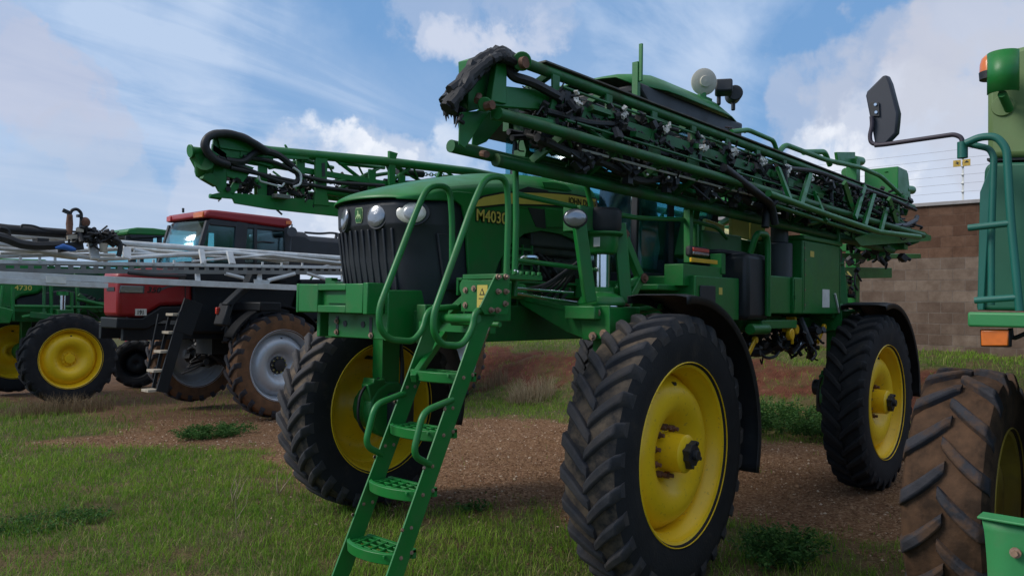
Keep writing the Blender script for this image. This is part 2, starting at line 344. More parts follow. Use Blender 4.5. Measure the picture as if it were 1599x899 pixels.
def build_ground():
    xs = axis_pts(-400, 400, -12.5, 4, .075); ys = axis_pts(-400, 400, -16, 4.6, .085)
    X, Y = np.meshgrid(xs, ys, indexing='ij'); Z = hgt(X, Y)
    far = np.maximum(np.abs(X), np.abs(Y)) > 60
    Z = np.where(far, np.minimum(Z, .2)*0-.3, Z)
    nx, ny = X.shape; v = np.stack([X, Y, Z], -1).reshape(-1, 3)
    idx = np.arange(nx*ny).reshape(nx, ny); f = np.stack([idx[:-1, :-1], idx[1:, :-1], idx[1:, 1:], idx[:-1, 1:]], -1).reshape(-1, 4)
    me = bpy.data.meshes.new('ground'); me.vertices.add(len(v)); me.vertices.foreach_set('co', v.ravel()); me.loops.add(len(f)*4); me.loops.foreach_set('vertex_index', f.ravel())
    me.polygons.add(len(f)); me.polygons.foreach_set('loop_start', np.arange(len(f))*4); me.polygons.foreach_set('use_smooth', np.ones(len(f), bool)); me.update()
    g, r_, d, p_ = masks(v[:, 0], v[:, 1])
    at = me.attributes.new('cover', 'FLOAT_VECTOR', 'POINT'); at.data.foreach_set('vector', np.stack([g, r_, np.clip(d+p_*.5, 0, 1)], -1).ravel())
    m = bpy.data.materials.new('soil_ground'); m.use_nodes = True; nt = m.node_tree; N, L = nt.nodes, nt.links; b = N['Principled BSDF']; b.inputs['Roughness'].default_value = .95; b.inputs['Specular IOR Level'].default_value = .15
    a = N.new('ShaderNodeAttribute'); a.attribute_name = 'cover'; s = N.new('ShaderNodeSeparateXYZ'); L.new(a.outputs['Vector'], s.inputs[0]); tc = N.new('ShaderNodeTexCoord')
    def noise(sc, det=6, ro=.6):
        n = N.new('ShaderNodeTexNoise'); n.inputs['Scale'].default_value = sc; n.inputs['Detail'].default_value = det; n.inputs['Roughness'].default_value = ro; L.new(tc.outputs['Object'], n.inputs['Vector']); return n.outputs[0]
    def cr(fac, stops):
        n = N.new('ShaderNodeValToRGB'); L.new(fac, n.inputs[0]); e = n.color_ramp.elements
        while len(e) < len(stops): e.new(.5)
        for q, (p__, c) in zip(e, stops): q.position = p__; q.color = (*c, 1)
        return n.outputs[0]
    def mx(a_, b_, f_):
        n = N.new('ShaderNodeMix'); n.data_type = 'RGBA'; L.new(f_, n.inputs[0]); L.new(a_, n.inputs[6]); L.new(b_, n.inputs[7]); return n.outputs[2]
    soil = cr(noise(9), [(.3, (.05, .06, .018)), (.5, (.085, .085, .030)), (.7, (.13, .10, .05))])
    vor = N.new('ShaderNodeTexVoronoi'); vor.inputs['Scale'].default_value = 42; L.new(tc.outputs['Object'], vor.inputs['Vector'])
    rgb = N.new('ShaderNodeSeparateColor'); L.new(vor.outputs['Color'], rgb.inputs[0])
    grav = cr(rgb.outputs[0], [(0, (.10, .052, .026)), (.4, (.18, .095, .05)), (.75, (.26, .145, .08)), (1, (.42, .28, .17))])
    grav2 = mx(grav, cr(noise(2.2), [(.35, (.10, .045, .022)), (.7, (.20, .11, .05))]), cr(noise(1.1, 8, .7), [(.4, (.15,)*3), (.62, (.6,)*3)]))
    redc = cr(noise(5, 8, .7), [(.3, (.06, .022, .013)), (.55, (.12, .042, .024)), (.75, (.18, .085, .05))])
    dirt_ = cr(noise(6, 8, .7), [(.3, (.075, .04, .022)), (.6, (.15, .085, .046)), (.8, (.24, .15, .085))])
    c = mx(soil, dirt_, s.outputs[2]); c = mx(c, grav2, s.outputs[0]); c = mx(c, redc, s.outputs[1]); L.new(c, b.inputs['Base Color'])
    bp = N.new('ShaderNodeBump'); bp.inputs['Strength'].default_value = .8; bp.inputs['Distance'].default_value = .02
    ad = N.new('ShaderNodeMath'); ad.operation = 'MULTIPLY_ADD'; L.new(vor.outputs['Distance'], ad.inputs[0]); ad.inputs[1].default_value = -1.0; L.new(noise(30, 6), ad.inputs[2])
    L.new(ad.outputs[0], bp.inputs['Height']); L.new(bp.outputs[0], b.inputs['Normal'])
    me.materials.append(m); o = bpy.data.objects.new('ground', me); COL.objects.link(o); o['kind'] = 'structure'; o['label'] = 'brown gravelly yard with red soil bank'
build_ground()
def attrmat(name, stops, rough=.7, trans=True, var_scale=1.2):
    """leafy / stony material: colour from the per-element attribute"""
    m = bpy.data.materials.new(name); m.use_nodes = True; nt = m.node_tree; N, L = nt.nodes, nt.links; b = N['Principled BSDF']; b.inputs['Roughness'].default_value = rough; b.inputs['Specular IOR Level'].default_value = .25
    a = N.new('ShaderNodeAttribute'); a.attribute_name = 'tone'; n = N.new('ShaderNodeValToRGB'); L.new(a.outputs['Fac'], n.inputs[0]); e = n.color_ramp.elements
    while len(e) < len(stops): e.new(.5)
    for q, (p__, c) in zip(e, stops): q.position = p__; q.color = (*c, 1)
    L.new(n.outputs[0], b.inputs['Base Color'])
    if trans:
        t = N.new('ShaderNodeBsdfTranslucent'); L.new(n.outputs[0], t.inputs[0]); x = N.new('ShaderNodeMixShader'); x.inputs[0].default_value = .3
        L.new(b.outputs[0], x.inputs[1]); L.new(t.outputs[0], x.inputs[2]); L.new(x.outputs[0], N['Material Output'].inputs[0])
    return m
def rawmesh(name, v, f, m, tone=None, smooth=False):
    k = f.shape[1]; me = bpy.data.meshes.new(name); me.vertices.add(len(v)); me.vertices.foreach_set('co', np.ascontiguousarray(v, dtype=np.float32).ravel()); me.loops.add(f.size); me.loops.foreach_set('vertex_index', f.astype(np.int32).ravel())
    me.polygons.add(len(f)); me.polygons.foreach_set('loop_start', np.arange(len(f))*k); me.polygons.foreach_set('use_smooth', np.full(len(f), smooth)); me.update()
    if tone is not None: a = me.attributes.new('tone', 'FLOAT', 'POINT'); a.data.foreach_set('value', tone.astype(np.float32))
    me.materials.append(m); o = bpy.data.objects.new(name, me); COL.objects.link(o); return o
GRASSM = attrmat('grass_blades', [(0, (.06, .14, .012)), (.35, (.13, .26, .020)), (.6, (.23, .36, .036)), (.82, (.32, .36, .07)), (1, (.42, .33, .18))])
STRAWM = attrmat('dry_straw', [(0, (.12, .085, .05)), (.5, (.26, .19, .11)), (1, (.42, .34, .22))])
LEAFM = attrmat('weed_leaves', [(0, (.018, .06, .014)), (.5, (.045, .13, .026)), (1, (.12, .22, .05))])
def blades(pos, h, w, lean, tone):
    """pos (n,3); three-segment bent blades, quads + tip as quad"""
    n = len(pos); a = rng.uniform(0, 2*np.pi, n); b = rng.uniform(0, 2*np.pi, n)
    wx, wy = np.cos(a)*w/2, np.sin(a)*w/2; lx, ly = np.cos(b)*lean*h, np.sin(b)*lean*h
    vs = np.zeros((n, 6, 3)); zero = np.zeros(n)
    for i, (t, ww) in enumerate(((0, 1.), (.55, .8), (1., .12))):
        off = np.stack([lx*t*t, ly*t*t, h*(t-.25*t*t*np.minimum(lean, 1))], -1); sd_ = np.stack([wx*ww, wy*ww, zero], -1)
        vs[:, 2*i] = pos+off-sd_; vs[:, 2*i+1] = pos+off+sd_
    base = (np.arange(n)*6)[:, None]
    f = np.concatenate([base+np.array([[0, 1, 3, 2]]), base+np.array([[2, 3, 5, 4]])], 1).reshape(-1, 4)
    return vs.reshape(-1, 3), f, np.repeat(tone, 6)
def build_grass():
    n = 1050000
    # density falls with distance from the road side of the yard
    x = rng.uniform(-14, 4.4, n); y = rng.uniform(-15, 4.4, n)
    d = np.hypot(x-4.7, y-4.4); keep = rng.random(n) < np.clip(1.25-d/13, .16, 1.)
    keep &= (d > 1.2); x, y = x[keep], y[keep]; d = d[keep]
    g, r_, di, pa = masks(x, y)
    dens = (1-g)*(1-.90*r_)*(1-.85*di)*(1-.72*pa)
    clump = .5+.5*fbm(x, y, 3.1, 21)
    dens = dens*(.55+.45*clump); dens = np.maximum(dens, .03*(g > .5)*(clump > .7))
    right = smst(x+.9*y, -.2, 2.2)*smst(y, .2, 1.2)      # sparser, drier towards the right
    dens *= 1-.55*right
    dens *= 1-.8*smst(fbm(x, y, 2.9, 55)+.4*fbm(x, y, 7, 56), .34, .62); k = rng.random(len(x)) < dens; x, y, d, clump, right, g = x[k], y[k], d[k], clump[k], right[k], g[k]
    nn = len(x); h = (.045+.075*rng.random(nn)**1.5+.05*smst(fbm(x, y, 1.0, 31), .1, .7))*(.75+.35*clump); h *= 1-.35*smst(g, .1, .6)
    far = smst(-y, 7.3, 8.2); h *= 1+.25*far
    tone = .40+.24*fbm(x, y, .9, 41)+.16*fbm(x, y, 4, 42)+rng.normal(0, .11, nn)+.12*right; dry = rng.random(nn) < .07+.10*right+.25*far*(fbm(x, y, 1.5, 17) > 0)
    dr2 = smst(fbm(x, y, 1.7, 33), .3, .7)*.5; dry |= rng.random(nn) < dr2*.5
    tone = np.where(dry, rng.uniform(.85, 1, nn), np.clip(tone, 0, .8))
    v, f, t = blades(np.stack([x, y, hgt(x, y)-.004], -1), h, np.clip(.0022+.0005*d, .003, .0085), rng.uniform(.15, .9, nn), tone)
    o = rawmesh('grass', v, f, GRASSM, t); tag(o, 'short green grass growing over the yard', 'grass', kind='stuff'); print('grass blades', nn)
build_grass()
def build_stones():
    n = 120000; x = rng.uniform(-8, 1.2, n); y = rng.uniform(-9.5, 3.4, n); g, r_, di, pa = masks(x, y)
    k = rng.random(n) < g*.75+.05; x, y = x[k], y[k]; nn = len(x); s = .004+.016*rng.random(nn)**4+.02*(rng.random(nn) < .004)*rng.random(nn); z = hgt(x, y)
    base = np.array([[1, 0, 0], [0, 1, 0], [-1, 0, 0], [0, -1, 0], [0, 0, .7], [0, 0, -.5]]); v = base[None]*s[:, None, None]*rng.uniform(.6, 1.3, (nn, 6, 3))
    a = rng.uniform(0, 6.28, nn); ca, sa = np.cos(a)[:, None], np.sin(a)[:, None]; v = np.stack([v[..., 0]*ca-v[..., 1]*sa, v[..., 0]*sa+v[..., 1]*ca, v[..., 2]], -1)
    v += np.stack([x, y, z+s*.15], -1)[:, None]; fi = np.array([[0, 1, 4], [1, 2, 4], [2, 3, 4], [3, 0, 4], [1, 0, 5], [2, 1, 5], [3, 2, 5], [0, 3, 5]])
    f = (np.arange(nn)*6)[:, None, None]+fi[None]; tn = np.repeat(rng.random(nn), 6)
    m = attrmat('gravel_stones', [(0, (.10, .05, .025)), (.5, (.20, .11, .058)), (.85, (.32, .20, .12)), (1, (.52, .42, .32))], .9, False)
    tag(rawmesh('gravel', v.reshape(-1, 3), f.reshape(-1, 3), m, tn), 'loose brown gravel spread under the big sprayer', 'gravel', kind='stuff')
build_stones()

# ------------------------------------------------------------------ block wall with electric fence
def wallmat():
    m = bpy.data.materials.new('concrete_blocks'); m.use_nodes = True; nt = m.node_tree; N, L = nt.nodes, nt.links; b = N['Principled BSDF']; b.inputs['Roughness'].default_value = .9; b.inputs['Specular IOR Level'].default_value = .2
    tc = N.new('ShaderNodeTexCoord'); sp = N.new('ShaderNodeSeparateXYZ'); L.new(tc.outputs['Object'], sp.inputs[0]); cb = N.new('ShaderNodeCombineXYZ'); L.new(sp.outputs[1], cb.inputs[0]); L.new(sp.outputs[2], cb.inputs[1])
    wv = N.new('ShaderNodeTexNoise'); wv.inputs['Scale'].default_value = 3; wv.inputs['Detail'].default_value = 5; L.new(tc.outputs['Object'], wv.inputs['Vector']); wq = N.new('ShaderNodeVectorMath'); wq.operation = 'MULTIPLY_ADD'; L.new(wv.outputs['Color'], wq.inputs[0]); wq.inputs[1].default_value = (.03, .03, .03); L.new(cb.outputs[0], wq.inputs[2])
    br = N.new('ShaderNodeTexBrick'); L.new(wq.outputs[0], br.inputs['Vector']); br.inputs['Scale'].default_value = 1; br.inputs['Brick Width'].default_value = .40; br.inputs['Row Height'].default_value = .20; br.inputs['Mortar Size'].default_value = .007; br.inputs['Mortar Smooth'].default_value = .3
    br.inputs['Color1'].default_value = (.165, .115, .085, 1); br.inputs['Color2'].default_value = (.27, .205, .155, 1); br.inputs['Mortar'].default_value = (.235, .19, .155, 1); br.inputs['Bias'].default_value = -.1
    n = N.new('ShaderNodeTexNoise'); n.inputs['Scale'].default_value = 2.2; n.inputs['Detail'].default_value = 12; n.inputs['Roughness'].default_value = .8; L.new(tc.outputs['Object'], n.inputs['Vector'])
    up = N.new('ShaderNodeMapRange'); L.new(sp.outputs[2], up.inputs[0]); up.inputs[1].default_value = 1.79; up.inputs[2].default_value = 1.81
    n2 = N.new('ShaderNodeMapRange'); L.new(n.outputs[0], n2.inputs[0]); n2.inputs[1].default_value = .35; n2.inputs[2].default_value = .7
    mp = N.new('ShaderNodeMix'); mp.data_type = 'RGBA'; L.new(up.outputs[0], mp.inputs[0]); L.new(br.outputs[0], mp.inputs[6])
    ml = N.new('ShaderNodeMix'); ml.data_type = 'RGBA'; ml.blend_type = 'MULTIPLY'; ml.inputs[0].default_value = 1; L.new(br.outputs[0], ml.inputs[6]); ml.inputs[7].default_value = (.72, .55, .47, 1); L.new(ml.outputs[2], mp.inputs[7])
    st = N.new('ShaderNodeMix'); st.data_type = 'RGBA'; st.blend_type = 'MULTIPLY'; L.new(n2.outputs[0], st.inputs[0]); L.new(mp.outputs[2], st.inputs[6]); st.inputs[7].default_value = (.45, .39, .36, 1)
    L.new(st.outputs[2], b.inputs['Base Color'])
    bp = N.new('ShaderNodeBump'); bp.inputs['Strength'].default_value = .7; bp.inputs['Distance'].default_value = .012; inv = N.new('ShaderNodeMath'); inv.operation = 'SUBTRACT'; inv.inputs[0].default_value = 1; L.new(br.outputs['Fac'], inv.inputs[1])
    L.new(inv.outputs[0], bp.inputs['Height']); L.new(bp.outputs[0], b.inputs['Normal']); return m
wall = thing('block_wall', 'long brown concrete block wall behind the sprayers, standing on the grassy soil bank', 'wall', (-11.4, 2, 1.1))
def LB(o): return tuple(o.location)
w_ = MB(); w_.box(-11.55, -11.36, -4, 12, .6, 3.86); w_.make('block_masonry', wallmat(), wall, off=LB(wall))
CONC = mat('concrete_cap', (.34, .32, .31), .85, 0, .2, 4, (.12, .10, .09), .6, 4)
MB().box(-11.60, -11.31, -4.05, 12, 3.862, 3.93).make('wall_cap', CONC, wall, .008, off=LB(wall))
fence = thing('electric_fence', 'thin white post with strands of wire and yellow tag on top of the block wall', 'fence', (-11.45, .9, 3.93))
for yy in (.93, 4.2, 7.5, -2.4):
    m_ = MB().box(-11.46, -11.44, yy-.015, yy+.015, 3.9, 4.95)
    for k in range(6): m_.cyl((-11.43, yy-.02, 4.1+k*.155), (-11.43, yy+.02, 4.1+k*.155), .022, 6)
    m_.make('fence_post', WHT, fence, off=LB(fence))
m_ = MB()
for k in range(6): m_.tube([(-11.42, y0, 4.1+k*.155-.012*math.sin(math.pi*((y0-.93) % 3.3)/3.3)) for y0 in np.arange(-2.4, 12, .8)], .0035, 4)
WIRE = mat('fence_wire', (.35, .35, .37), .5, .5)
m_.make('wire', WIRE, fence, off=LB(fence))
sg = MB().box(-11.405, -11.40, .78, .905, 4.56, 4.68).box(-11.405, -11.40, .935, 1.06, 4.56, 4.68).make('warning_sign', mat('yellow_tag', (.5, .33, .05), .6, 0, .2, 20), fence, off=LB(fence))
MB().prism([(.87, 4.585), (.815, 4.63), (.84, 4.632), (.83, 4.665), (.885, 4.62), (.86, 4.615)], 'x', -11.399, -11.396).make('warning_symbol', DECB, sg, off=LB(fence)); MB().prism([(.96, 4.62), (1.04, 4.62), (1.0, 4.66)], 'x', -11.399, -11.396).make('warning_symbol', DECB, sg, off=LB(fence))

# ------------------------------------------------------------------ wheels
def tyremat(name, base, dust, amt, lo, hi):
    return mat(name, base, .78, 0, .2, 6, dust, amt, 5, .25, 70, lo=lo, hi=hi, spec=.3)
RUB = tyremat('black_tyre_rubber', (.017, .018, .021), (.13, .095, .065), .35, .55, .8)
RUBW = tyremat('worn_tyre_lug', (.040, .041, .047), (.14, .11, .085), .45, .42, .72)
MUD = tyremat('muddy_tyre_rubber', (.10, .052, .027), (.22, .11, .055), .75, .35, .65)
MUDL = tyremat('muddy_tyre_lug', (.035, .037, .045), (.11, .065, .04), .5, .45, .7)
TROUGH = tyremat('dusty_tyre_carcass', (.026, .025, .026), (.19, .14, .095), .75, .42, .6)
def tyre_parts(par, Ro, Rr, w, n, sign=1, carc=TROUGH, lug=RUBW, wall_m=RUB, lugw=.074, lugh=.040, slope=1.2):
    """Ro: outer radius over the lugs, Rr: bead radius, w: width; axis = y through the origin"""
    hw = w/2; c0 = Ro-lugh
    prof = [(Rr, hw*.80), (Rr+.012, hw*.93), (Rr+(c0-Rr)*.35, hw*1.03), (Rr+(c0-Rr)*.62, hw*1.04), (c0-.055, hw*.985), (c0-.02, hw*.9)]
    o = MB().lathe(prof, n=72).lathe([(r_, -y) for r_, y in prof], n=72).make('tyre', wall_m, par)
    tread = [(c0-.02, hw*.9), (c0-.004, hw*.7), (c0, hw*.35), (c0+.002, 0), (c0, -hw*.35), (c0-.004, -hw*.7), (c0-.02, -hw*.9)]
    MB().lathe(tread, n=72).make('tread', carc, o)
    m_ = MB(); pitch = 2*math.pi/n
    for side in (-1, 1):
        for i in range(n):
            ph0 = i*pitch+(pitch/2 if side > 0 else 0); K = 8; rows = []
            for k in range(K+1):
                t = k/K; y = (-.06+1.04*t)*hw
                if t > .88: yy = hw*1.0+(t-.88)*.02
                else: yy = y*1.06
                yy = min(yy, hw*1.005)
                ph = ph0+sign*slope*(y/Ro)*(1.05-.25*t)
                top = Ro-.012*(t**3)-(.0 if k < K else .05); top = top-(.012 if k == 0 else 0); bot = c0-.03-(.03 if k == K else 0)
                wt = lugw*(.50+.06*math.sin(t*3))*(.92 if k == 0 else 1); wb = wt*1.4
                if k == K: yy = hw*1.03; top = Ro-.085; bot = Ro-.13
                row = []
                for (dw, rr) in ((-wb, bot), (-wt, top), (wt, top), (wb, bot)):
                    a = ph+dw/rr; row.append(Vector((rr*math.cos(a), side*yy, rr*math.sin(a))))
                rows.append(row)
            m_.grid(rows); m_.add(rows[0], [(0, 1, 2, 3)]); m_.add(rows[-1], [(3, 2, 1, 0)])
    m_.make('lug', lug, o, bevel=.011, ang=60)
    return o
MUD2 = mat('dark_muddy_tyre', (.050, .030, .019), .9, 0, .35, 7, (.12, .066, .038), .8, 6, .6, 30, lo=.4, hi=.62, spec=.2)
MUD2L = mat('dark_muddy_lug', (.034, .034, .040), .8, 0, .3, 8, (.10, .058, .035), .85, 7, .5, 40, lo=.44, hi=.6, spec=.25)
def sprayer_wheel(par, loc, Rr, w, Ro, n, rimm, hubm, side=1, deep=.0, sign=1, carc=TROUGH, lug=RUBW, wall_m=RUB, hub='planet', rz=0, lugw=.066):
    """side: +1 the outer face looks to +y"""
    global OFF
    keep_ = OFF; OFF = None
    wh = part('wheel', par, loc); wh.rotation_euler = (0, 0, rz)
    tyre_parts(wh, Ro, Rr, w, n, sign, carc, lug, wall_m, lugw)
    s = side; h = w*.46
    barrel = [(Rr+.022, h+.012), (Rr+.026, h+.004), (Rr+.014, h-.008), (Rr-.008, h-.02), (Rr-.016, h-.07), (Rr-.05, h-.10), (Rr-.055, -h+.12), (Rr-.018, -h+.08), (Rr-.008, -h+.02), (Rr+.014, -h+.008), (Rr+.026, -h-.004), (Rr+.022, -h-.012)]
    disc = [(Rr-.052, -.01), (Rr-.07, .0), (Rr-.10, .05), (Rr-.135, .095), (Rr-.18, .122), (Rr-.24, .128), (Rr-.30, .108), (Rr-.35, .060), (Rr-.385, .012), (Rr-.41, -.004), (.10, -.004)]
    m_ = MB().lathe([(a, b*s) for a, b in barrel], n=72).lathe([(a, (b+deep)*s) for a, b in disc], n=72)
    rim = m_.make('rim', rimm, wh, solid=.006, ang=50)
    hb = MB(); d0 = deep
    if hub == 'planet':
        hb.lathe([(.150, (d0-.02)*s), (.150, (d0+.012)*s), (.130, (d0+.02)*s), (.127, (d0+.185)*s), (.108, (d0+.20)*s), (.001, (d0+.20)*s)], n=36)
        h_ = hb.make('hub', hubm, wh, ang=40)
        for k in range(10):
            bm_ = MB(); a = 2*math.pi*k/10+.2; c = Vector((.165*math.cos(a), 0, .165*math.sin(a)))
            bm_.cyl(c+Vector((0, (d0-.004)*s, 0)), c+Vector((0, (d0+.05)*s, 0)), .023, 6); bm_.cyl(c+Vector((0, (d0+.05)*s, 0)), c+Vector((0, (d0+.08)*s, 0)), .014, 8)
            bm_.make('wheel_nut', RUST, h_)
        cp = MB(); y0, y1 = (d0+.20)*s, (d0+.245)*s; star = []
        for k in range(16):
            a = 2*math.pi*k/16; rr = .098 if k % 4 in (0,) else (.072 if k % 2 else .080); star.append((rr*math.cos(a+.4), rr*math.sin(a+.4)))
        cp.prism(star, 'y', y0, y1)
        for k in range(4):
            a = math.pi/2*k+.4; cp.cyl((.08*math.cos(a), y1, .08*math.sin(a)), (.08*math.cos(a), y1+.012*s, .08*math.sin(a)), .014, 8)
        cp.cyl((0, y1, 0), (0, y1+.03*s, 0), .035, 10)
        cp.make('hub_cap', BLK, h_, .003)
    else:
        hb.lathe([(.150, (d0-.02)*s), (.15, (d0+.01)*s), (.105, (d0+.018)*s), (.095, (d0+.07)*s), (.001, (d0+.075)*s)], n=28)
        h_ = hb.make('hub', hubm, wh, ang=40); bm_ = MB()
        for k in range(10):
            a = 2*math.pi*k/10; c = Vector((.128*math.cos(a), 0, .128*math.sin(a))); bm_.cyl(c+Vector((0, d0*s, 0)), c+Vector((0, (d0+.045)*s, 0)), .017, 6)
        bm_.make('wheel_nut', hubm if hubm is not BLK else STEEL, h_)
    hl = MB().cyl((.0, (deep+.0)*s, Rr-.13), (0, (deep+.1)*s, Rr-.13), .018, 10).make('valve_hole', BLK, rim)
    OFF = keep_; return wh
T2, WB = 1.589, 4.26; HZ = .93

# ================================================================== MAIN SPRAYER
S = thing('sprayer', 'largest green sprayer in front with open ladder, yellow wheels and folded green booms', 'sprayer')
V = Vector
def bolts(pts, n, parent, r=.011, l=.018, m=BOLT, name='bolt'):
    b = MB(); n = V(n)
    for p in pts: b.cyl(V(p), V(p)+n*l, r, 6); b.cyl(V(p), V(p)+n*l*.35, r*1.7, 10)
    return b.make(name, m, parent)
# wheels ---------------------------------------------------------------
sprayer_wheel(S, (0, T2, HZ), .585, .40, .935, 29, YEL, YEL, 1, .0, rz=R(2))
sprayer_wheel(S, (0, -T2, HZ), .585, .40, .935, 29, YEL, YEL, -1, .0, rz=R(2))
sprayer_wheel(S, (-WB, T2, HZ), .585, .40, .935, 29, YEL, YEL, 1, .0, carc=RUB, lug=RUB)
sprayer_wheel(S, (-WB, -T2, HZ), .585, .40, .935, 29, YEL, YEL, -1, .0, carc=RUB, lug=RUB)
# chassis --------------------------------------------------------------
m_ = MB()
for s in (1, -1):
    m_.box(-6.0, 1.25, s*.47, s*.56, 1.64, 1.90)
for x in (1.15, .3, -.5, -1.6, -2.8, -4.2, -5.9): m_.box(x-.06, x+.06, -.468, .468, 1.67, 1.86)
fr = m_.make('chassis_frame', GRD, S, .008)
# front lateral axle + suspension
def axle(xc, parent, front=True):
    m_ = MB()
    for s in (1, -1):
        # flared arm, front and rear plates
        prof = [(s*.50, 1.965), (s*.64, 1.965), (s*1.0, 1.90), (s*1.34, 1.90), (s*1.36, 1.70), (s*1.18, 1.665), (s*.98, 1.72), (s*.55, 1.91)]
        m_.prism(prof, 'x', xc-.17, xc+.17)
        m_.prism([(s*1.10, 1.912), (s*1.36, 1.912), (s*1.37, 1.69), (s*1.14, 1.67)], 'x', xc+.172, xc+.19); m_.prism([(s*.60, 1.945), (s*1.0, 1.875), (s*1.08, 1.87), (s*1.08, 1.86), (s*.6, 1.935)], 'x', xc+.171, xc+.185)
        # knee: leg inboard of the tyre down to the wheel motor
        m_.box(xc-.10, xc+.10, s*1.16, s*1.30, 1.14, 1.72)
    m_.box(xc-.15, xc+.15, -.5, .5, 1.70, 1.95)
    a = m_.make('axle', GRN, parent, .012)
    for s in (1, -1):
        k = MB(); k.lathe([(.085, 1.0), (.085, 1.18)], (xc, s*1.23, 0), 'z', 20)
        k.lathe([(.001, s*1.13), (.24, s*1.13), (.255, s*1.15), (.255, s*1.24), (.20, s*1.30), (.20, s*1.46), (.001, s*1.47)], (xc, 0, HZ+.02), 'y', 14)
        k.obox((xc+.12, s*1.19, HZ+.06), (.20, .10, .46), 0, R(14), 0)
        k.obox((xc+.06, s*1.22, HZ+.22), (.32, .16, .10), 0, R(-16), 0)
        g = k.make('wheel_motor', GRN, parent, .012)
        MB().obox((xc-.06, s*1.10, HZ+.0), (.24, .14, .34)).cyl((xc-.02, s*1.08, HZ+.1), (xc-.02, s*.98, HZ+.1), .09, 16).make('motor_block', BLK, g, .02)
        MB().tube(rnd([(xc+.1, s*1.2, HZ+.30), (xc+.33, s*1.17, HZ+.22), (xc+.36, s*1.17, HZ-.05), (xc+.2, s*1.2, HZ-.22)], .15, 6), .013, 8).tube(rnd([(xc-.12, s*1.2, 1.7), (xc-.14, s*1.16, 1.3), (xc-.1, s*1.14, HZ+.1)], .1), .02, 8).make('motor_hose', HOSE, g)
    return a
ax = axle(0.12, S); axle(-WB, S)
bolts([(.325, 1.06, 1.86), (.325, 1.27, 1.86), (.325, 1.24, 1.70), (.325, 1.33, 1.72)], (1, 0, 0), S, .018, .03)
def susp(xc, s, parent):
    c = xc, s*1.16
    m_ = MB(); m_.lathe([(.001, 1.91), (.165, 1.91), (.17, 1.93), (.15, 1.97), (.085, 2.0), (.085, 2.04)], (c[0], c[1], 0), 'z', 28)
    m_.lathe([(.07, 2.27), (.10, 2.28), (.115, 2.33), (.115, 2.40), (.15, 2.41), (.15, 2.43), (.001, 2.43)], (c[0], c[1], 0), 'z', 28)
    # uprights & tri-brace
    for (dx, dy, x2, y2) in ((.22, .06, .31, .02), (-.16, .10, -.12, .06)):
        m_.beam((c[0]+dx, c[1]+s*dy, 1.93), (c[0]+x2, c[1]+s*y2, 2.50), .05, .09)
    m_.beam((c[0]-.20, c[1]+.03*s, 2.44), (c[0]-.45, c[1]+.03*s, 2.12), .05, .07); m_.beam((c[0]-.45, c[1]+.03*s, 2.12), (c[0]-.22, c[1]+.05*s, 1.90), .05, .07)
    m_.beam((c[0]-.14, c[1]+.03*s, 2.02), (c[0]-.45, c[1]+.03*s, 2.12), .04, .05)
    m_.obox((c[0]-.02, c[1], 1.86), (.56, .26, .09))
    o = m_.make('suspension_strut', GRN, parent, .007)
    MB().cyl((c[0], c[1], 1.98), (c[0], c[1], 2.32), .058, 24).make('chrome_piston', STEEL, o)
    MB().lathe([(.001, 2.43), (.125, 2.435), (.14, 2.46), (.14, 2.58), (.12, 2.60), (.001, 2.60)], (c[0]-.02, c[1]-s*.02, 0), 'z', 28).make('air_spring', BLK, o)
    if s > 0: MB().box(c[0]+.112, c[0]+.118, c[1]+.01, c[1]+.06, 2.32, 2.385).make('sticker', WHT, o)
    bolts([(c[0]-.45, c[1]+s*.06, 2.12), (c[0]-.20, c[1]+s*.07, 1.90), (c[0]-.19, c[1]+s*.06, 2.43)], (0, s, 0), o, .022, .03, RUST)
    b2 = MB().cyl((c[0]+.02, s*.95, 1.93), (c[0]+.75, s*.85, 2.0), .012, 10).cyl((c[0]+.1, s*.98, 2.0), (c[0]+.7, s*.92, 2.02), .010, 10); b2.make('steering_rod', STEEL, o)
    MB().cyl((c[0]+.45, s*.80, 2.0), (c[0]+.95, s*.74, 2.02), .055, 16).box(c[0]+.88, c[0]+.94, s*.76, s*.84, 2.0, 2.10).box(c[0]+.52, c[0]+.57, s*.78, s*.84, 2.02, 2.10).make('steering_cylinder', GRN, o)
for s in (1, -1): susp(.12, s, S); susp(-WB, s, S)
# fenders
for xc, a0, a1 in ((0, 84, 196), (-WB, 76, 182)):
    for s in (1, -1):
        rr = 1.03; y0, y1 = s*1.37, s*1.83
        m_ = MB().lathe([(rr-.05, y1+s*.0), (rr, y1), (rr+.012, s*1.75), (rr+.012, s*1.45), (rr, y0), (rr-.05, y0)], (xc, 0, HZ+.02), 'y', 30, R(a0), R(a1))
        f_ = m_.make('fender', BLK, S, solid=.008)
        MB().tube(rnd([(xc-.2, s*.56, 1.82), (xc-.25, s*1.0, 1.84), (xc-.3, s*1.4, HZ+.98)], .1), .025, 8).tube([(xc-.75, s*.56, 1.70), (xc-.85, s*1.0, 1.6), (xc-.86, s*1.45, HZ+.58)], .02, 8).make('fender_bracket', GRD, f_)
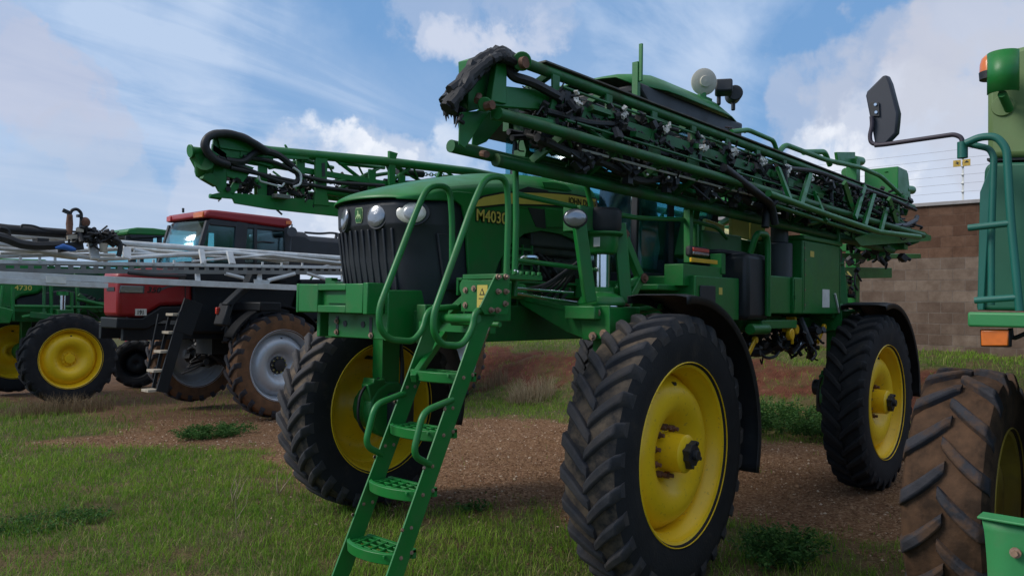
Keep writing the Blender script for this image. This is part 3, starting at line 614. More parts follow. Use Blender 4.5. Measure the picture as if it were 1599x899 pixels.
# hood -----------------------------------------------------------------
def hood():
    rows = []; NP = 15
    # x, half width, z of lower edge, crown z
    secs = [(1.41, .34, 2.60, 2.612), (1.40, .43, 2.595, 2.645), (1.30, .485, 2.595, 2.685), (1.12, .515, 2.60, 2.735), (.9, .53, 2.61, 2.80), (.6, .535, 2.62, 2.875), (.3, .535, 2.62, 2.93), (-.1, .535, 2.62, 2.965), (-.45, .53, 2.62, 2.985), (-.68, .525, 2.62, 2.99)]
    for x, w, zl, zc in secs:
        row = []
        for j in range(NP):
            t = j/(NP-1)*2-1; a = abs(t)
            if a > .72: y = w; z = zl+(zc-zl)*.62*(1-(a-.72)/.28)
            else:
                q = a/.72; y = w*(1-(1-q)**1)*1.0 if q < .75 else w*(.75+.25*math.sin((q-.75)/.25*math.pi/2)); z = zc-(zc-zl)*.38*q**3.2
            fx = x-(.16 if x > 1.2 else 0)*(abs(y)/.5)**2*(1 if x > 1.2 else 0)
            row.append(V((fx, math.copysign(y, t) if t else 0, z)))
        rows.append(row)
    return MB().grid(rows)
hd = hood().make('hood', GRN, S, solid=.012, ang=55)
md = hd.modifiers.new('sub', 'SUBSURF'); md.levels = 1; md.render_levels = 2
def plate_xz(name, pix, y, th, m, parent, bev=0, raw=None):
    pts = [(P(a, b, 'y', y)) for a, b in pix] if raw is None else [V((a, y, b)) for a, b in raw]
    return MB().prism([(p.x, p.z) for p in pts], 'y', y-th, y).make(name, m, parent, bev)
side = [(1.06, 2.66), (.95, 2.68), (.5, 2.70), (0, 2.72), (-.66, 2.74), (-.68, 2.32), (-.45, 2.42), (-.2, 2.47), (.05, 2.48), (.25, 2.44), (.42, 2.34), (.52, 2.22), (.60, 2.05), (.66, 1.93), (.80, 1.90), (.84, 2.2), (.86, 2.45), (.90, 2.58)]
for s in (1, -1):
    MB().prism(side, 'y', s*.515, s*.537).make('hood_side', GRN, hd, .004)
    # dark vents above and below the badge strip, pressed scoop
    MB().prism([(.33, 2.76), (.22, 2.80), (-.02, 2.80), (.0, 2.50), (.12, 2.505), (.2, 2.62), (.24, 2.66)], 'y', s*.536, s*.5395).make('vent', BLK, hd)
    MB().prism([(.02, 2.66), (-.42, 2.68), (-.36, 2.58), (-.25, 2.53), (0, 2.51)], 'y', s*.537, s*.545).make('side_scoop', GRN, hd, .006)
    MB().prism([(.02, 2.815), (-.33, 2.83), (-.25, 2.87), (-.1, 2.875), (.05, 2.86)], 'y', s*.532, s*.542).make('side_scoop', GRN, hd, .006)
    st = [(.82, 2.585), (.80, 2.615), (.7, 2.665), (.5, 2.715), (.3, 2.745), (0, 2.775), (-.3, 2.795), (-.66, 2.80), (-.66, 2.715), (-.3, 2.702), (0, 2.687), (.3, 2.660), (.5, 2.640), (.7, 2.603)]
    MB().prism([(a, b) for a, b in st], 'y', s*.538, s*.544).make('badge_stripe', DECY, hd)
    MB().prism([(a+(.012 if i < 8 else -.0), b+(.012 if i < 8 else -.014)) for i, (a, b) in enumerate(st)], 'y', s*.537, s*.5415).make('stripe_edge', DECB, hd)
text('model_number', 'M4030', .118, DECB, hd, (.775, .5395, 2.495), (R(90), 0, R(180)), .002, 0, .98, .008)
text('model_number', 'M4030', .118, DECY, hd, (.775, .5425, 2.495), (R(90), 0, R(180)), .002, 0, .98, .0015)
text('brand_lettering', 'JOHN DEERE', .072, DECB, hd, (-.27, .5465, 2.727), (R(90), R(0), R(180)), .001, 0, .93, .001)
text('model_number', 'M4030', .118, DECY, hd, (.25, -.5425, 2.495), (R(90), 0, 0), .002, 0, .98, .0015)
text('brand_lettering', 'JOHN DEERE', .072, DECB, hd, (-.62, -.5465, 2.742), (R(90), 0, 0), .001, 0, .93, .001)
MB().box(-.1, .75, -.24, .10, 2.93, 2.935) if 0 else None
# nose grille ------------------------------------------------------------
def plan(y, z):
    """front surface x of the nose"""
    a = abs(y); x = 1.355-.62*max(0, a-.05)**2.0-(3.2*max(0, a-.34)**1.6); t = (2.58-z)/.7
    return x-.10*t*t
m_ = MB(); rows = []
ysn = [-.50, -.47, -.42, -.36, -.3, -.2, -.1, 0, .1, .2, .3, .36, .42, .47, .50]
for z in (2.60, 2.56, 2.45, 2.435, 2.42, 2.2, 2.0, 1.90, 1.88):
    k = (2.60-z)/.72; row = [V((.70, -.51+.02*k, z))]+[V((plan(y, z)-(.012 if z < 2.43 else 0), y*(1-.05*k), z)) for y in ysn]+[V((.70, .51-.02*k, z))]; rows.append(row)
m_.grid(rows); gr = m_.make('front_grille', GRILLE, S, solid=.01, ang=40)
m_ = MB()
for k in range(13):
    y = -.42+.07*k
    if y > .30: continue
    m_.beam((plan(y, 2.41)+.0, y, 2.41), (plan(y*.96, 1.95)-.0, y*.96, 1.95), .020, .016, (1, 0, 0))
m_.make('grille_rib', GRILLE, gr, .005)
MB().prism([(1.10, 2.38), (.86, 2.38), (.78, 2.0), (1.02, 2.0)], 'y', .485, .506).make('screen_panel', GREY if 0 else GRILLE, gr, .004)
p_ = P(632, 440, 'x', 1.13); MB().cyl((p_.x-.1, p_.y, p_.z), (p_.x+.03, p_.y, p_.z), .012, 8).make('grille_bolt', STEEL, gr)
def disc_to(c, nrm, r1, r2, th, name, m, par, n=28, dome=.0):
    """elliptic lens facing nrm"""
    nrm = V(nrm).normalized(); u = V((0, 0, 1)).cross(nrm).normalized(); w = nrm.cross(u); c = V(c); b = MB()
    rows = []
    for k, (q, h) in enumerate(((1.0, -th), (1.0, 0), (.9, dome*.4), (.6, dome*.8), (.02, dome))):
        rows.append([c+nrm*h+(u*math.cos(2*math.pi*j/n)*r1+w*math.sin(2*math.pi*j/n)*r2)*q for j in range(n+1)])
    return b.grid(rows).make(name, m, par, ang=50)
for (y, a, b_) in ((-.205, .066, .078), (.165, .070, .078), (-.44, .05, .066)):
    x = plan(y, 2.5); nn = V((1, .35*y/.2 if abs(y) < .3 else 1.2*y/.44*1.0, .12)); 
    disc_to((x+.004, y, 2.50), nn, a*1.22, b_*1.22, .03, 'lamp_bezel', BLK, gr)
    disc_to((x+.012, y, 2.50), nn, a, b_, .01, 'headlight', LENS, gr, dome=.014)
y = .405; x = plan(y, 2.5)
nn = V((1, .72, .1)); disc_to((x+.006, y, 2.51), nn, .118, .084, .02, 'lamp_bezel', BLK, gr); h_ = disc_to((x+.018, y, 2.51), nn, .102, .070, .02, 'headlight', mat('frosted_lens', (.62, .60, .52), .25, .2, .1, 12, (.35, .35, .33), .7, 30, coat=1), gr, dome=.014)
disc_to((x+.032, y+.006, 2.51), nn, .045, .046, .02, 'lamp_core', mat('lens_core', (.42, .43, .43), .3, .5, .2, 30), h_, dome=.008)
# nose badge: green shield, yellow rim, leaping deer
bd = V((plan(-.02, 2.5)+.004, -.02, 2.51))
def badge(sc, m, dx):
    o = [(-.036, -.03), (-.042, .03), (-.033, .052), (.033, .052), (.042, .03), (.036, -.03), (.026, -.05), (-.026, -.05)]
    return MB().prism([(bd.y+a*sc, bd.z+b*sc) for a, b in o], 'x', bd.x+dx, bd.x+dx+.006)
bg_ = badge(1.05, DECY, 0).make('nose_badge', mat('badge_rim', (.38, .52, .25), .4), gr); badge(.92, GRD, .004).make('badge_field', GRD, bg_)
deer = [(-.030, -.022), (-.020, -.004), (-.012, .004), (-.006, .022), (-.014, .034), (-.004, .030), (.0, .038), (.003, .026), (.004, .010), (.016, .006), (.026, .0), (.030, -.022), (.023, -.026), (.020, -.010), (.008, -.008), (.002, -.026), (-.004, -.024), (-.001, -.006), (-.014, -.010), (-.024, -.026)]
MB().prism([(bd.y+a, bd.z+b) for a, b in deer], 'x', bd.x+.0105, bd.x+.0125).make('badge_animal', mat('badge_pale', (.45, .60, .28), .4), bg_)
# bumper / weight bracket -------------------------------------------------
bp_ = MB().box(1.50, 1.56, -.44, -.205, 1.835, 2.03).box(1.50, 1.56, .115, .30, 1.835, 2.03).box(1.50, 1.56, -.2049, .1149, 1.985, 2.03).box(1.50, 1.56, -.2049, .1149, 1.835, 1.885).box(1.42, 1.56, -.47, -.442, 1.83, 2.035).box(1.42, 1.56, .302, .35, 1.83, 2.035).box(1.36, 1.498, -.44, .30, 1.98, 2.02).make('front_bracket', GRL if 0 else GRN, S, .006)
MB().box(1.515, 1.52, -.205, .115, 1.885, 1.985).box(1.521, 1.535, -.13, .10, 1.90, 1.955).make('recess_plate', GRN, bp_)
lp = MB().box(1.40, 1.43, -.26, .37, 1.665, 1.835).prism([(1.43, 1.99), (1.12, 1.995), (.85, 1.84), (.80, 1.66), (1.43, 1.66)], 'y', .36, .40).prism([(1.43, 1.99), (1.12, 1.995), (.85, 1.84), (.80, 1.66), (1.43, 1.66)], 'y', -.40, -.36).make('bracket_plate', GRN, bp_, .006)
MB().cyl((1.431, -.06, 1.76), (1.434, -.06, 1.76), .022, 14).cyl((1.431, .14, 1.76), (1.434, .14, 1.76), .022, 14).box(1.431, 1.433, -.165, -.135, 1.70, 1.81).box(1.431, 1.433, .21, .24, 1.70, 1.81).make('slot_hole', BLK, lp)
bolts([(1.434, -.15, 1.775), (1.434, -.15, 1.70), (1.434, .235, 1.69)], (1, 0, 0), bp_, .012, .018)
# engine bay --------------------------------------------------------------
e_ = MB().box(-.62, .55, -.40, .40, 1.95, 2.40).box(-.5, .1, .34, .46, 2.30, 2.47)
for k in range(6): e_.cyl((-.45+.17*k, .40, 2.20), (-.45+.17*k, .47, 2.10), .04, 10)
e_.cyl((-.1, .46, 2.2), (-.62, .46, 2.2), .06, 12)
en = e_.make('engine', ENG, S, .02)
MB().box(-.66, .12, .42, .50, 2.36, 2.50).make('heat_shield', GREY, en, .02)
m_ = MB()
for k in range(7): m_.tube(rnd([(.2-.1*k, .45, 2.35-.02*k), (.1-.12*k, .52, 2.18), (-.1-.1*k, .50, 2.0+.01*k)], .08), .014+.004*(k % 3), 6)
m_.make('engine_hose', HOSE, en)
MB().tube(rnd([(.30, .47, 2.15), (.25, .51, 2.27), (.05, .50, 2.28), (.0, .47, 2.1)], .06), .02, 8).make('steel_pipe', STEEL, en)
m_ = MB()
for k in range(5): m_.box(.12, .46, .50, .512, 2.10+.055*k, 2.118+.055*k)
for k in range(4): m_.box(.12+.11*k, .132+.11*k, .498, .514, 2.08, 2.36)
m_.make('mesh_guard', GRN, S)
MB().box(.06, .7, -.46, .485, 1.92, 2.42).make('radiator_box', mat('dark_radiator_housing', (.012, .04, .02), .6, 0, .3, 6), S, .01)
fs_ = MB().box(-.70, .98, .565, .585, 1.965, 2.075).box(-.70, .98, .565, .62, 2.065, 2.085).box(-2.2, -.3, .60, .66, 1.97, 2.12).box(-1.6, -.3, .70, .76, 2.0, 2.05)
fs_.make('side_rail', GRN, S, .004)
bolts([(-.45+.1*k, .585, 2.04) for k in range(3)]+[(-.1, .585, 2.0), (.1, .585, 2.0)], (0, 1, 0), S, .007, .01)
# left fluid hoses at the axle
m_ = MB()
for k in range(5): m_.tube(rnd([(-.2+.1*k, .62, 2.02), (.1+.1*k, .75, 1.93+.02*k), (.22+.05*k, .9, 2.05), (.15, 1.02, 2.25)], .12, 5), .012, 6)
m_.tube(rnd([(-.05, .98, 2.7), (-.02, 1.03, 2.5), (.0, 1.06, 2.2), (.1, 1.2, 1.95)], .1), .007, 5)
m_.make('hydraulic_hose', HOSE, S)
# ladder ------------------------------------------------------------------
LD = part('ladder', S)
def lx(z): return 2.035-.478*(z-.66)
yl, yr = .915, 1.315
m_ = MB()
for y in (yl, yr):
    for z0, z1, wd in ((.20, 1.90, .122),):
        m_.prism([(lx(z0)+wd/2, z0), (lx(z1)+wd/2, z1), (lx(z1)-wd/2-.015, z1), (lx(z1-.10)-wd/2-.02, z1-.10), (lx(z1-.13)-wd/2, z1-.13), (lx(z0)-wd/2, z0)], 'y', y-.006, y+.006)
rl = m_.make('ladder_rail', GRN, LD, .002)
for i, z in enumerate((.335, .63, .925, 1.22, 1.52)):
    x = lx(z); m_ = MB()
    # curved front lip, grating slats, back bar
    rows = []
    for k in range(13):
        t = k/12; y = yl+.008+(yr-yl-.016)*t; xb = x+.055+.055*math.sin(math.pi*t)**.7; rows.append([V((xb-.012, y, z-.055)), V((xb, y, z-.05)), V((xb+.004, y, z+.002)), V((xb-.016, y, z+.006))])
    m_.grid(rows)
    m_.box(x-.10, x-.075, yl+.007, yr-.007, z-.05, z); m_.box(x-.10, x+.06, yl+.007, yl+.03, z-.02, z-.004); m_.box(x-.10, x+.06, yr-.03, yr-.007, z-.02, z-.004)
    for k in range(5):
        y = yl+.06+.07*k; m_.obox((x-.005, y, z-.010), (.20, .012, .016), 0, 0, R(12))
    for k in range(3): m_.obox((x-.05+.05*k, (yl+yr)/2, z-.012), (.012, yr-yl-.03, .012))
    m_.make('ladder_step', GRN, LD, .002)
for y, s in ((yr+.006, 1), (yl-.006, -1)):
    bolts([(lx(z)-.02+dx, y, z-.02+dz) for z in (.63, .925, 1.22, 1.52) for dx, dz in ((.035, .0), (-.035, .012))], (0, s, 0), rl, .0065, .009)
    bolts([(lx(z)-.02+dx, y, z+.12) for z in (.63, .925, 1.22) for dx in (.03, -.03)], (0, s, 0), rl, .006, .008)
bolts([(lx(z)+dx, yl+.006, z+.0) for z in (.80, 1.10, 1.42) for dx in (.03, -.03)], (0, 1, 0), rl, .006, .008)
def loop(pix, y, r, name, par, m=GRN, rad=.07, dy=None):
    pts = [P(a, b, 'y', y if dy is None else y+dy[i]) for i, (a, b) in enumerate(pix)]
    return MB().tube(rnd(pts, rad, 6), r, 12).make(name, m, par)
for y, off in ((yl, 0), (yr, 0)):
    zs = (1.36, 1.34, 1.10, 1.02)
    pts = [V((lx(1.37)+.02, y, 1.385)), V((lx(1.33)+.22, y+.01, 1.34)), V((lx(1.15)+.20, y+.01, 1.12)), V((lx(1.04)+.02, y, 1.055))]
    MB().tube(rnd(pts, .06, 6), .018, 12).make('small_handle', GRN, LD)
loop([(745, 492), (716, 478), (668, 483), (660, 515), (645, 533), (608, 530), (592, 512), (592, 480), (650, 330), (668, 290), (702, 290), (706, 340), (706, 410)], .93, .019, 'grab_rail', LD, rad=.085)
loop([(790, 486), (742, 484), (738, 512), (722, 540), (690, 538), (677, 520), (677, 490), (738, 320), (758, 276), (790, 276), (794, 320), (790, 466)], 1.335, .019, 'grab_rail', LD, rad=.085)
MB().tube([P(693, 497, 'y', .93), P(745, 497, 'y', 1.33)], .028, 12).tube([V((1.36, .93, 1.79)), V((1.36, 1.33, 1.79))], .016, 10).make('cross_tube', GRN, LD)
MB().beam((1.75, 1.03, 1.48), (1.28, .78, 1.72), .035, .05).make('ladder_brace', GRN, LD, .004)
MB().cyl((1.30, 1.18, 1.78), (1.43, 1.12, 1.44), .022, 12).make('gas_strut', STEEL, LD)
# landing ----------------------------------------------------------------
PL = part('platform', S)
pp = [(P(a, b, 'y', 1.36).x, P(a, b, 'y', 1.36).z) for a, b in ((775, 428), (795, 430), (793, 491), (757, 491), (750, 480))]
MB().prism(pp, 'y', 1.348, 1.36).make('platform_side', GRN, PL, .002)
m_ = MB(); m_.box(1.0, 1.345, 1.0, 1.345, 2.055, 2.085)
for k in range(6): m_.obox((1.03+.054*k, 1.342, 2.095), (.02, .02, .02))
m_.box(1.33, 1.345, .99, 1.34, 1.86, 2.05); m_.box(.9, 1.32, .985, .999, 1.80, 2.05); m_.beam((1.30, .62, 1.70), (1.30, 1.0, 1.95), .04, .06, (1, 0, 0)); m_.beam((1.28, .56, 1.76), (1.28, 1.2, 1.76), .05, .06); m_.beam((.9, .6, 1.78), (1.3, 1.0, 1.80), .05, .08)
m_.make('platform_deck', GRN, PL, .003)
dk = MB().box(1.3465, 1.349, 1.13, 1.215, 1.86, 2.02).make('warning_decal', DECY, PL)
MB().box(1.3492, 1.350, 1.145, 1.20, 1.937, 1.942).box(1.3492, 1.350, 1.150, 1.168, 1.875, 1.90).prism([(1.15, 1.96), (1.195, 1.96), (1.172, 2.003)], 'x', 1.3492, 1.350).make('decal_pictogram', DECB, dk)
MB().prism([(1.160, 1.966), (1.185, 1.966), (1.172, 1.990)], 'x', 1.3502, 1.3508).make('decal_pictogram', DECY, dk)
MB().prism([(1.172, 1.875), (1.195, 1.88), (1.19, 1.925), (1.178, 1.925)], 'x', 1.3492, 1.350).make('decal_pictogram', RUST, dk)
bolts([(1.346, 1.03, 1.99), (1.346, 1.03, 1.90), (1.346, 1.10, 2.0), (1.346, 1.24, 1.9)], (1, 0, 0), PL, .011, .015)
q = [P(a, b, 'y', 1.362) for a, b in ((777, 432), (789, 432), (777, 455), (789, 455), (788, 474), (766, 484), (776, 484))]
bolts(q, (0, 1, 0), PL, .010, .026)
# guard rails: verticals & long tubes
y = 1.10
GRr = part('guard_rail', S)
m_ = MB()
m_.tube([P(805, 262, 'y', 1.12), P(806, 350, 'y', 1.12), P(803, 462, 'y', 1.12)], .020, 12)
m_.tube(rnd([P(806, 303, 'y', 1.12), P(925, 329, 'y', 1.10), P(1000, 341, 'y', 1.1), P(1075, 343, 'y', 1.1), P(1120, 355, 'y', 1.1), P(1135, 372, 'y', 1.1)], .15, 5), .018, 12)
m_.tube([P(806, 406, 'y', 1.1), P(925, 421, 'y', 1.1)], .015, 10)
m_.tube([P(925, 330, 'y', 1.08), P(915, 285, 'y', 1.08)], .02, 10)
m_.make('rail_tube', GRN, GRr)
m_ = MB(); a, b = P(1075, 328, 'y', 1.13), P(1075, 410, 'y', 1.13); m_.beam(a, b, .055, .06, (0, 1, 0)); m_.beam(P(1087, 350, 'y', 1.15), P(1087, 405, 'y', 1.15), .03, .04, (0, 1, 0))
m_.make('rail_post', GRN, GRr, .004)
bolts([P(805, 434, 'y', 1.14), P(805, 425, 'y', 1.14)], (0, 1, 0), GRr, .012, .03, STEEL)
# big round work light beside the strut
lp_ = P(898, 340, 'y', 1.34); disc_to(lp_, (1, .75, -.05), .072, .056, .05, 'work_lamp', LENS, S, dome=.015); disc_to(lp_-V((.02, .014, 0)), (1, .75, -.05), .080, .063, .06, 'lamp_housing', BLK, S)
MB().beam(lp_-V((.05, .04, .02)), lp_-V((.30, .20, .02)), .04, .05).box(lp_.x-.46, lp_.x-.30, 1.0, 1.16, 2.42, 2.60).make('lamp_bracket', GRD, S, .01)
# cab --------------------------------------------------------------------
CB = part('cab', S)
xf, xr, yw = -.92, -2.25, .80
m_ = MB()
for s in (1, -1):
    m_.beam((xf, s*.74, 2.16), (xf-.12, s*.70, 3.62), .06, .06); m_.beam((xf-.50, s*.80, 2.16), (xf-.52, s*.78, 3.62), .055, .06); m_.beam((xr, s*.78, 2.16), (xr+.02, s*.76, 3.62), .10, .09)
m_.box(xr, xf, -.8, .8, 2.10, 2.20)
m_.make('cab_frame', BLK, CB, .01)
MB().box(xr, xf+.02, -.78, .78, 1.94, 2.098).box(-1.9, -.70, .70, 1.12, 2.04, 2.09).make('cab_floor', GRN, CB, .01)
gl = MB().grid([[V((xf+.10-.35*(y/.78)**4+zz*-.10, y, 2.20+zz*1.42)) for y in (-.78, -.6, -.4, -.2, 0, .2, .4, .6, .78)] for zz in (0, .33, .66, 1)])
gl.make('windscreen', GLASS, CB, solid=.006)
for s in (1, -1):
    MB().box(xf-.48, xf-.05, s*.785, s*.79, 2.2, 3.6).make('side_window', GLASS, CB); MB().box(xr+.06, xf-.56, s*.795, s*.80, 2.2, 3.6).make('side_window', GLASS, CB)
MB().box(xr-.01, xr, -.72, .72, 2.8, 3.6).make('rear_window', GLASS, CB)
MB().box(xr-.03, xr+.05, -.74, .74, 2.2, 2.8).make('rear_wall', DARKI, CB, .01)
def roof(x0, x1, hw, z0, th, slope=.0):
    rows = []
    for i, x in enumerate(np.linspace(x0, x1, 11)):
        e = min(1, (min(i, 10-i)+.0)/2.2); row = []
        w = hw*(.86+.14*min(1, e*.8+.2)); h = th*(.40+.60*math.sin(min(1, e+.10)*math.pi/2))
        for j in range(13):
            t = j/12*2-1; z = z0+h*(1-abs(t)**6)**.6*1.0; row.append(V((x, t*w, z+slope*(x-x0))))
        rows.append(row)
    return MB().grid(rows)
rf = roof(-2.52, -.60, 1.03, 3.70, .20).make('cab_roof', GRN, CB, solid=.01, ang=60)
MB().prism([(-2.45, 3.56), (-.80, 3.54), (-.66, 3.64), (-.65, 3.71), (-2.47, 3.71)], 'y', -.97, .97).make('roof_lining', BLK, rf, .02)
m_ = MB().box(-1.75, -1.25, -.28, .28, 2.2, 2.45).obox((-1.82, 0, 2.85), (.14, .52, .75), 0, R(-8), 0).obox((-1.88, 0, 3.32), (.1, .28, .2)); m_.make('driver_seat', DARKI, CB, .05)
MB().tube([V((-1.25+.19*math.cos(a)*.4, .19*math.sin(a), 2.75+.19*math.cos(a)*.9)) for a in np.linspace(0, 6.28, 20)], .014, 8).cyl((-1.25, 0, 2.75), (-1.0, 0, 2.3), .035).box(-1.1, -.98, -.3, .3, 2.2, 2.6).make('steering_wheel', DARKI, CB)
rows = []
for i in range(9):
    rows.append([V((-1.0-.33*j/10-.02*math.sin(i*2+j), .70+.05*math.sin(j*1.3+i*.4)-.04*i/8, 2.24+.095*i)) for j in range(11)])
MB().grid(rows).make('seat_cover', CLOTH, CB, solid=.01)
# roof gear
g_ = P(1108, 138, 'x', -1.75)
gp = MB(); gp.lathe([(.001, .045), (.05, .04), (.055, .022), (.10, .015), (.125, .0), (.12, -.03), (.001, -.05)], (0, 0, 0), 'x', 28); gps = gp.make('receiver_dome', mat('cream_plastic', (.5, .47, .40), .5, 0, .05, 8, (.3, .26, .2), .4, 10), rf); gps.location = (-1.93, .84, 4.02); gps.rotation_euler = (0, R(8), R(52))
MB().cyl((-1.95, .82, 3.85), (-1.95, .82, 3.95), .03).box(-2.05, -1.82, .78, .86, 3.84, 3.88).make('receiver_bracket', GRN, rf)
m_ = MB().obox((-2.16, .92, 4.0), (.14, .16, .13), 0, R(-10), R(30)).cyl((-2.18, .86, 3.84), (-2.18, .86, 3.97), .02); m_.make('roof_lamp', BLK, rf, .02)
MB().cyl((-2.42, .88, 3.97), (-2.28, .98, 3.97), .075, 20).cyl((-2.36, .92, 3.82), (-2.36, .92, 3.92), .02).make('roof_lamp', BLK, rf, .01)
m_ = MB(); m_.box(-.62, -.58, .93, .985, 3.2, 3.86).box(-.61, -.59, .985, 1.015, 3.70, 4.0); m_.make('boom_guide_post', GRN, S, .003)
# side indicator block
q = P(1095, 390, 'y', 1.2)
ib = MB().box(-1.62, -.95, 1.02, 1.20, 2.08, 2.26).box(-1.66, -1.58, 1.1, 1.21, 2.2, 2.38).make('step_bracket', GRN, S, .006)
def facex(px, py, y): return P(px, py, 'y', y)
a, b = P(1083, 386, 'y', 1.2), P(1107, 400, 'y', 1.2)
hs = MB().box(b.x-.02, a.x+.02, 1.13, 1.19, b.z-.015, a.z+.015).make('indicator_housing', BLK, S, .02)
MB().box(b.x, a.x, 1.185, 1.205, (a.z+b.z)/2-.003, a.z).make('indicator_lens', REDL, hs, .005); MB().box(b.x, a.x, 1.185, 1.205, b.z, (a.z+b.z)/2-.004).make('indicator_lens', LENS, hs, .005)
a, b = P(1079, 402, 'y', 1.21), P(1120, 412, 'y', 1.21); MB().box(b.x, a.x, 1.195, 1.215, b.z-.005, a.z).make('reflector', YREF, S, .003)
# tanks ------------------------------------------------------------------
MB().prism([(-.78, 1.93), (-.78, 2.35), (-.6, 2.62), (-.2, 2.82), (.2, 2.82), (.6, 2.62), (.78, 2.35), (.78, 1.93)], 'x', -4.75, -2.42).make('solution_tank', YTK, S, .07)
for s in (1,):
    MB().prism([(-2.40, 2.62), (-2.40, 2.86), (-2.78, 2.84), (-2.78, 2.60)], 'y', .86, .90).make('tank_panel', YTK, S, .01)
    MB().prism([(-2.81, 2.60), (-2.81, 2.83), (-3.15, 2.80), (-3.15, 2.62)], 'y', .86, .90).make('tank_panel', YTK, S, .01)
    MB().prism([(-1.86, 2.62), (-1.88, 2.73), (-2.25, 2.70), (-2.25, 2.62)], 'y', .86, .90).make('tank_panel', YTK, S, .01)
m_ = MB().box(-2.4, -1.62, .84, 1.0, 2.34, 2.60).beam((-1.45, .9, 2.35), (-1.72, .9, 3.05), .10, .12, (0, 1, 0)).box(-4.8, -2.3, .80, .86, 2.42, 2.6)
m_.make('tank_cradle', TEAL if 0 else GRN, S, .01)
# green battery box and black fuel tank
MB().box(-1.82, -1.04, .58, 1.26, 1.80, 2.17).make('battery_box', GRN, S, .01)
MB().box(-1.36, -1.10, 1.262, 1.275, 1.93, 2.09).make('box_vent', BLK, S, .02)
m_ = MB().box(-2.30, -1.84, .6, 1.33, 1.80, 2.40); m_.make('fuel_tank', BLK, S, .05)
MB().box(-2.2, -1.7, .7, 1.15, 2.38, 2.43).make('fuel_tank_cap', BLK, S, .02)
a = MB().tube(rnd([V((-1.95, 1.30, 2.40)), V((-1.95, 1.36, 2.58)), V((-2.15, 1.36, 2.58)), V((-2.18, 1.36, 2.5)), V((-2.19, 1.36, 1.84))], .06, 5), .028, 12); a.make('pipe_handle', GRN, S)
MB().cyl((-2.92, 1.15, 2.18), (-2.92, 1.15, 2.56), .125, 20).cyl((-2.92, 1.15, 2.56), (-2.92, 1.15, 2.74), .085, 20).make('exhaust_canister', GREY, S, .012)
sb = MB().box(-4.12, -3.06, .75, 1.33, 1.86, 2.60).box(-3.0599, -2.85, .75, 1.33, 1.86, 2.22).box(-2.848, -2.35, .75, 1.30, 1.86, 2.22).box(-4.14, -3.06, .74, 1.345, 2.602, 2.65).make('side_cabinet', GRN, S, .012)
MB().box(-2.862, -2.858, 1.31, 1.3345, 1.9, 2.2).cyl((-2.86, 1.335, 2.0), (-2.86, 1.335, 2.04), .008).make('cabinet_hinge', GRD, sb)
bolts([(-3.12, 1.33, z) for z in (1.95, 2.1, 2.25, 2.4)]+[(-3.1, 1.33, 2.52)], (0, 1, 0), sb, .008, .008)
MB().box(-3.78, -3.58, 1.331, 1.334, 1.93, 2.12).make('cabinet_label', GREY if 0 else WHT, sb)
MB().tube(rnd([V((-4.05, 1.32, 2.65)), V((-4.05, 1.32, 2.83)), V((-3.75, 1.32, 2.86)), V((-3.1, 1.32, 2.76))], .12, 6), .028, 12).make('cabinet_handrail', GRN, S)
MB().beam((-3.92, 1.34, 2.08), (-4.05, 1.34, 1.88), .015, .02).make('pull_handle', WHT, sb)
MB().box(-3.35, -3.25, 1.331, 1.333, 2.44, 2.50).make('warning_decal', DECY, sb)
MB().box(-4.10, -4.08, 1.331, 1.334, 1.90, 2.58).make('panel_edge', GRD, sb); MB().box(-3.11, -3.10, 1.331, 1.334, 1.90, 2.58).make('panel_edge', GRD, sb)
MB().box(-1.50, -1.44, 1.2605, 1.262, 2.02, 2.08).make('warning_decal', DECY, S)
# underbody: valves, pumps, plumbing
m_ = MB().box(-4.3, -1.6, .58, .62, 1.66, 1.84).box(-4.25, -1.75, 1.0, 1.04, 1.70, 1.82).box(-3.0, -2.2, 1.15, 1.3, 1.72, 1.80).cyl((-2.3, 1.3, 1.72), (-1.95, 1.3, 1.72), .05).prism([(-3.7, 1.84), (-4.35, 1.84), (-4.35, 1.5), (-4.0, 1.45)], 'y', .9, .93)
m_.make('lower_frame', GRN, S, .006)
def clutter(cx, cy, cz, sx, sy, sz, n, seed, rmin=.015, rmax=.05):
    r_ = random.Random(seed); b = MB()
    for k in range(n):
        c = V((cx+r_.uniform(-sx, sx), cy+r_.uniform(-sy, sy), cz+r_.uniform(-sz, sz))); r1 = r_.uniform(rmin, rmax)
        if r_.random() < .45: d = V((r_.gauss(0, 1), r_.gauss(0, 1), r_.gauss(0, .6))).normalized()*r1*r_.uniform(1, 3); b.cyl(c-d, c+d, r1*.6, 8)
        elif r_.random() < .5: b.obox(c, (r1*1.6, r1*1.4, r1*1.8), r_.random(), r_.random(), r_.random()*3)
        else:
            d = V((r_.uniform(-1.6, 1.6), r_.uniform(-.8, .8), r_.uniform(-1, 1)))*r1*3; e = V((r_.gauss(0, 1), r_.gauss(0, .5), -abs(r_.gauss(0, .7))))*r1*3
            b.tube(rnd([c-d, c, c+e, c+e-d*.6], r1*2, 4), r1*.25, 6)
    return b
clutter(-2.9, .95, 1.58, .85, .25, .12, 130, 3).make('spray_plumbing', HOSE, S)
clutter(-3.55, 1.1, 1.62, .22, .15, .13, 60, 4, .02, .06).make('pump', BLK, S)
m_ = MB().tube(rnd([V((-1.2, 1.0, 1.56)), V((-1.8, 1.05, 1.52)), V((-2.4, 1.05, 1.56)), V((-2.7, 1.0, 1.45)), V((-3.1, 1.0, 1.50)), V((-3.4, .98, 1.6))], .2, 5), .04, 10).tube(rnd([V((-2.3, 1.15, 1.6)), V((-2.6, 1.15, 1.42)), V((-2.9, 1.15, 1.44)), V((-3.1, 1.1, 1.6))], .15, 5), .015, 8)
m_.make('suction_hose', HOSE, S)
